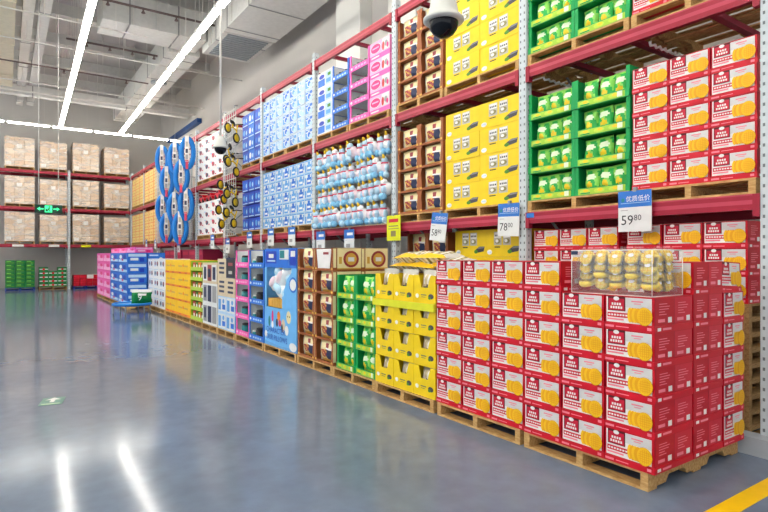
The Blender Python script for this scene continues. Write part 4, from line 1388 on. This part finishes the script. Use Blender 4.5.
# ------------------------------------------------------------------ price signs
def price_sign(price=None, cents=None, w=.31, h=.36, detail=True):
    card = MB().box(0, w, 0, .004, 0, h, 'white_soft')
    hd = MB().box(0, w, -.001, 0, .6 * h, h, 'blue_sign')
    hd.M = Matrix.Translation((0, -.001, 0))
    if detail:
        hd.ftext('优质低价', .25 * w, .745 * h, .056, 'white', 2)
        hd.fell(.15 * w, .78 * h, .055 * w, .05 * h, 'teal', 1)
        hd.fr(.08 * w, .95 * w, .695 * h, .705 * h, 'blue_pale', 1)
    else:
        hd.fr(.3 * w, .88 * w, .74 * h, .86 * h, 'white', 1)
    if price:
        card.ftext(price, .1 * w, .17 * h, .34 * h, 'ink', 1)
        vs, fs, a, b_ = text_tris(price, .34 * h)
        if cents:
            card.ftext(cents, .1 * w + (b_ - a) + .008, .27 * h, .2 * h, 'ink', 1)
    else:
        card.fr(.2 * w, .62 * w, .2 * h, .36 * h, 'grey', 1)
    card.fr(.08 * w, .3 * w, .52 * h, .535 * h, 'grey', 1)
    clip = MB().box(.45 * w, .55 * w, -.002, .03, h - .01, h + .03, 'steel_grey')
    return Node('price_sign', card, [Node('sign_header', hd), Node('clip', clip)])


def sign(node, px, py_top, label, tilt=(0, 0), x=RX - .045, hgt=.36):
    w = .31
    y = y_at(px, x) + w / 2
    z = z_at(py_top, x, y - w / 2) - hgt
    put(node, (x, y, z), label, 'price sign', 'price signs on the lower beam', rot=(tilt[0], tilt[1], R90))


sign(price_sign('59', '80'), 634.5, 190.5, 'blue and white price sign reading 59.80 above waffle stack')
sign(price_sign('78', '00'), 508, 203, 'blue and white price sign reading 78.00 beside rack post', (0, .03))
sign(price_sign('58', '80'), 437, 211.5, 'crooked blue and white price sign above the flat snack bags', (-.06, .1))
far = price_sign(detail=False)
for i, (px, pt) in enumerate([(349, 229.5), (320.5, 231.5), (291.5, 227), (270.7, 228.5), (249.3, 232), (227.5, 238.5), (212.3, 235), (178.5, 241), (155.3, 239.5), (146.3, 240)]):
    sign(far, px, pt, f'blue and white price sign, {NTH[i]} beyond the lime sign along the beam')
ls = MB().box(0, .33, 0, .004, 0, .36, 'label_lime').fr(.05, .28, .26, .31, 'red_soft').fr(.05, .28, .2, .215, 'photo_olive').fr(.1, .22, .06, .14, 'photo_olive').fr(.04, .29, .165, .175, 'photo_olive')
y = y_at(393.5, RX - .06) + .165
put(Node('price_sign', ls, [Node('clip', MB().box(.15, .18, -.002, .05, .35, .39, 'steel_grey'))]), (RX - .06, y, z_at(216, RX - .06, y) - .36), 'lime yellow price sign hanging on rack post', 'price sign', 'price signs on the lower beam', R90)
# small tags on the back rack beam
for i, (px, m, wd) in enumerate([(18, 'paper', 'first'), (54, 'paper', 'second'), (86, 'label_lime', 'third')]):
    put(Node('beam_tag', MB().box(0, .4, -.004, 0, 0, .1, m)), (x_at(px, YB_ - .02) - .2, YB_ - .016, ML[0] - .11), f'{"yellow" if m != "paper" else "white"} tag on lowest back rack beam, {wd} from left', 'tag', 'beam tags')
put(Node('beam_tag', MB().box(0, .1, -.003, 0, 0, .05, 'blue_sign')), (RX - .016, 4.04 - .07, L1 - .06), 'small blue tag on lower beam by the perforated post', 'tag', rz=R90)

# ------------------------------------------------------------------ cameras, exit sign, floor marker
def dome_camera(r, pole):
    ho = MB().lathe([(r * .55, r * 2.0), (r * .78, r * 1.55), (r * .92, r * .75), (r * 1.0, r * .55), (r * 1.27, r * .32), (r * 1.27, r * .18), (r * 1.0, r * .12)], 'plastic_white', 28)
    do = MB()
    do.lathe([(r * .05, -r * .85), (r * .35, -r * .8), (r * .65, -r * .6), (r * .86, -r * .3), (r * .93, 0), (r * .93, r * .16)], 'dome_black', 28)
    po = MB().lathe([(.02, r * 1.95), (.02, pole)], 'pipe', 12)
    return Node('dome_camera', None, [Node('housing', ho), Node('dome', do), Node('pole', po)])


def polar(px, d):
    u = (px - 384) / FPX
    return d * (SN + u * CS), d * (CS - u * SN)


x, y = polar(443.5, 4.4)
put(dome_camera(.128, 9.0 - z_at(24.5, x, y)), (x, y, z_at(24.5, x, y)), 'large white dome camera with black lens hanging in front of brown cartons', 'camera')
x, y = polar(220.5, 10.8)
put(dome_camera(.125, 9.0 - z_at(149, x, y)), (x, y, z_at(149, x, y)), 'small distant white dome camera on a long pole by balance bikes', 'camera')
x, y = polar(48.5, 13.0)
z = z_at(209, x, y)
bd = MB().box(-.28, .28, 0, .04, -.1, .1, 'exit_dark')
em = MB()
em.fr(-.075, .075, -.08, .08, 'exit_glow')
em.fr(-.06, -.02, -.05, .0, 'exit_dark', 2).fell(.02, .05, .017, .017, 'exit_dark', 2)
em.fpoly([(.0, .03), (.03, .03), (.02, -.02), (.05, -.06), (.035, -.065), (.0, -.025), (-.03, -.065), (-.045, -.06), (-.01, -.01)], 'exit_dark', 2)
ar = []
for s in (-1, 1):
    a = MB().fpoly([(s * .23, 0), (s * .17, .045 * s), (s * .17, .014 * s), (s * .1, .014 * s), (s * .1, -.014 * s), (s * .17, -.014 * s), (s * .17, -.045 * s)], 'exit_glow', 1)
    ar.append(Node('arrow', a))
rods = [Node('hanging_rod', MB().box(q - .008, q + .008, .012, .028, .1, 9 - z, 'pipe')) for q in (-.2, .2)]
put(Node('exit_sign', None, [Node('sign_case', bd), Node('running_figure', em), *ar, *rods]), (x, y, z), 'green lit exit sign with two arrows hanging on two rods', 'exit sign', rz=-.15)
x, y = .36, 6.25
b = MB().box(-.1, .1, 0, .3, 0, .003, 'sign_green')
for pts in ([(-.02, .1), (.02, .1), (.02, .2), (.07, .2), (0, .29), (-.07, .2), (-.02, .2)],):
    b.add([(p[0], p[1], .0042) for p in pts], [tuple(range(len(pts)))], 'white')
b.add([(-.08, .02, .0042), (.08, .02, .0042), (.08, .05, .0042), (-.08, .05, .0042)], [(0, 1, 2, 3)], 'bag_white')
put(Node('floor_marker', b), (x, y, 0), 'small green exit arrow marker stuck on the floor', 'floor sign', rz=-.2)

# ------------------------------------------------------------------ world, camera, view
w = bpy.data.worlds.new('ambient_fill')  # even ambient fill added through the open sides of the hall
scene.world = w
w.use_nodes = True
bg = w.node_tree.nodes['Background']
bg.inputs['Color'].default_value = (.92, .96, 1, 1)
bg.inputs['Strength'].default_value = 1.25

cam = bpy.data.cameras.new('camera')
co = bpy.data.objects.new('camera', cam)
COL.objects.link(co)
cam.sensor_width = 36
cam.lens = 36 * FPX / 768
cam.clip_end = 100
co.location = (0, 0, EYE)
co.rotation_euler = (PI / 2, 0, -YAW)
scene.camera = co
vs = scene.view_settings
vs.view_transform = 'Standard'
vs.look = 'None'
vs.gamma = 1
vs.use_curve_mapping = False
vs.exposure = 0.1
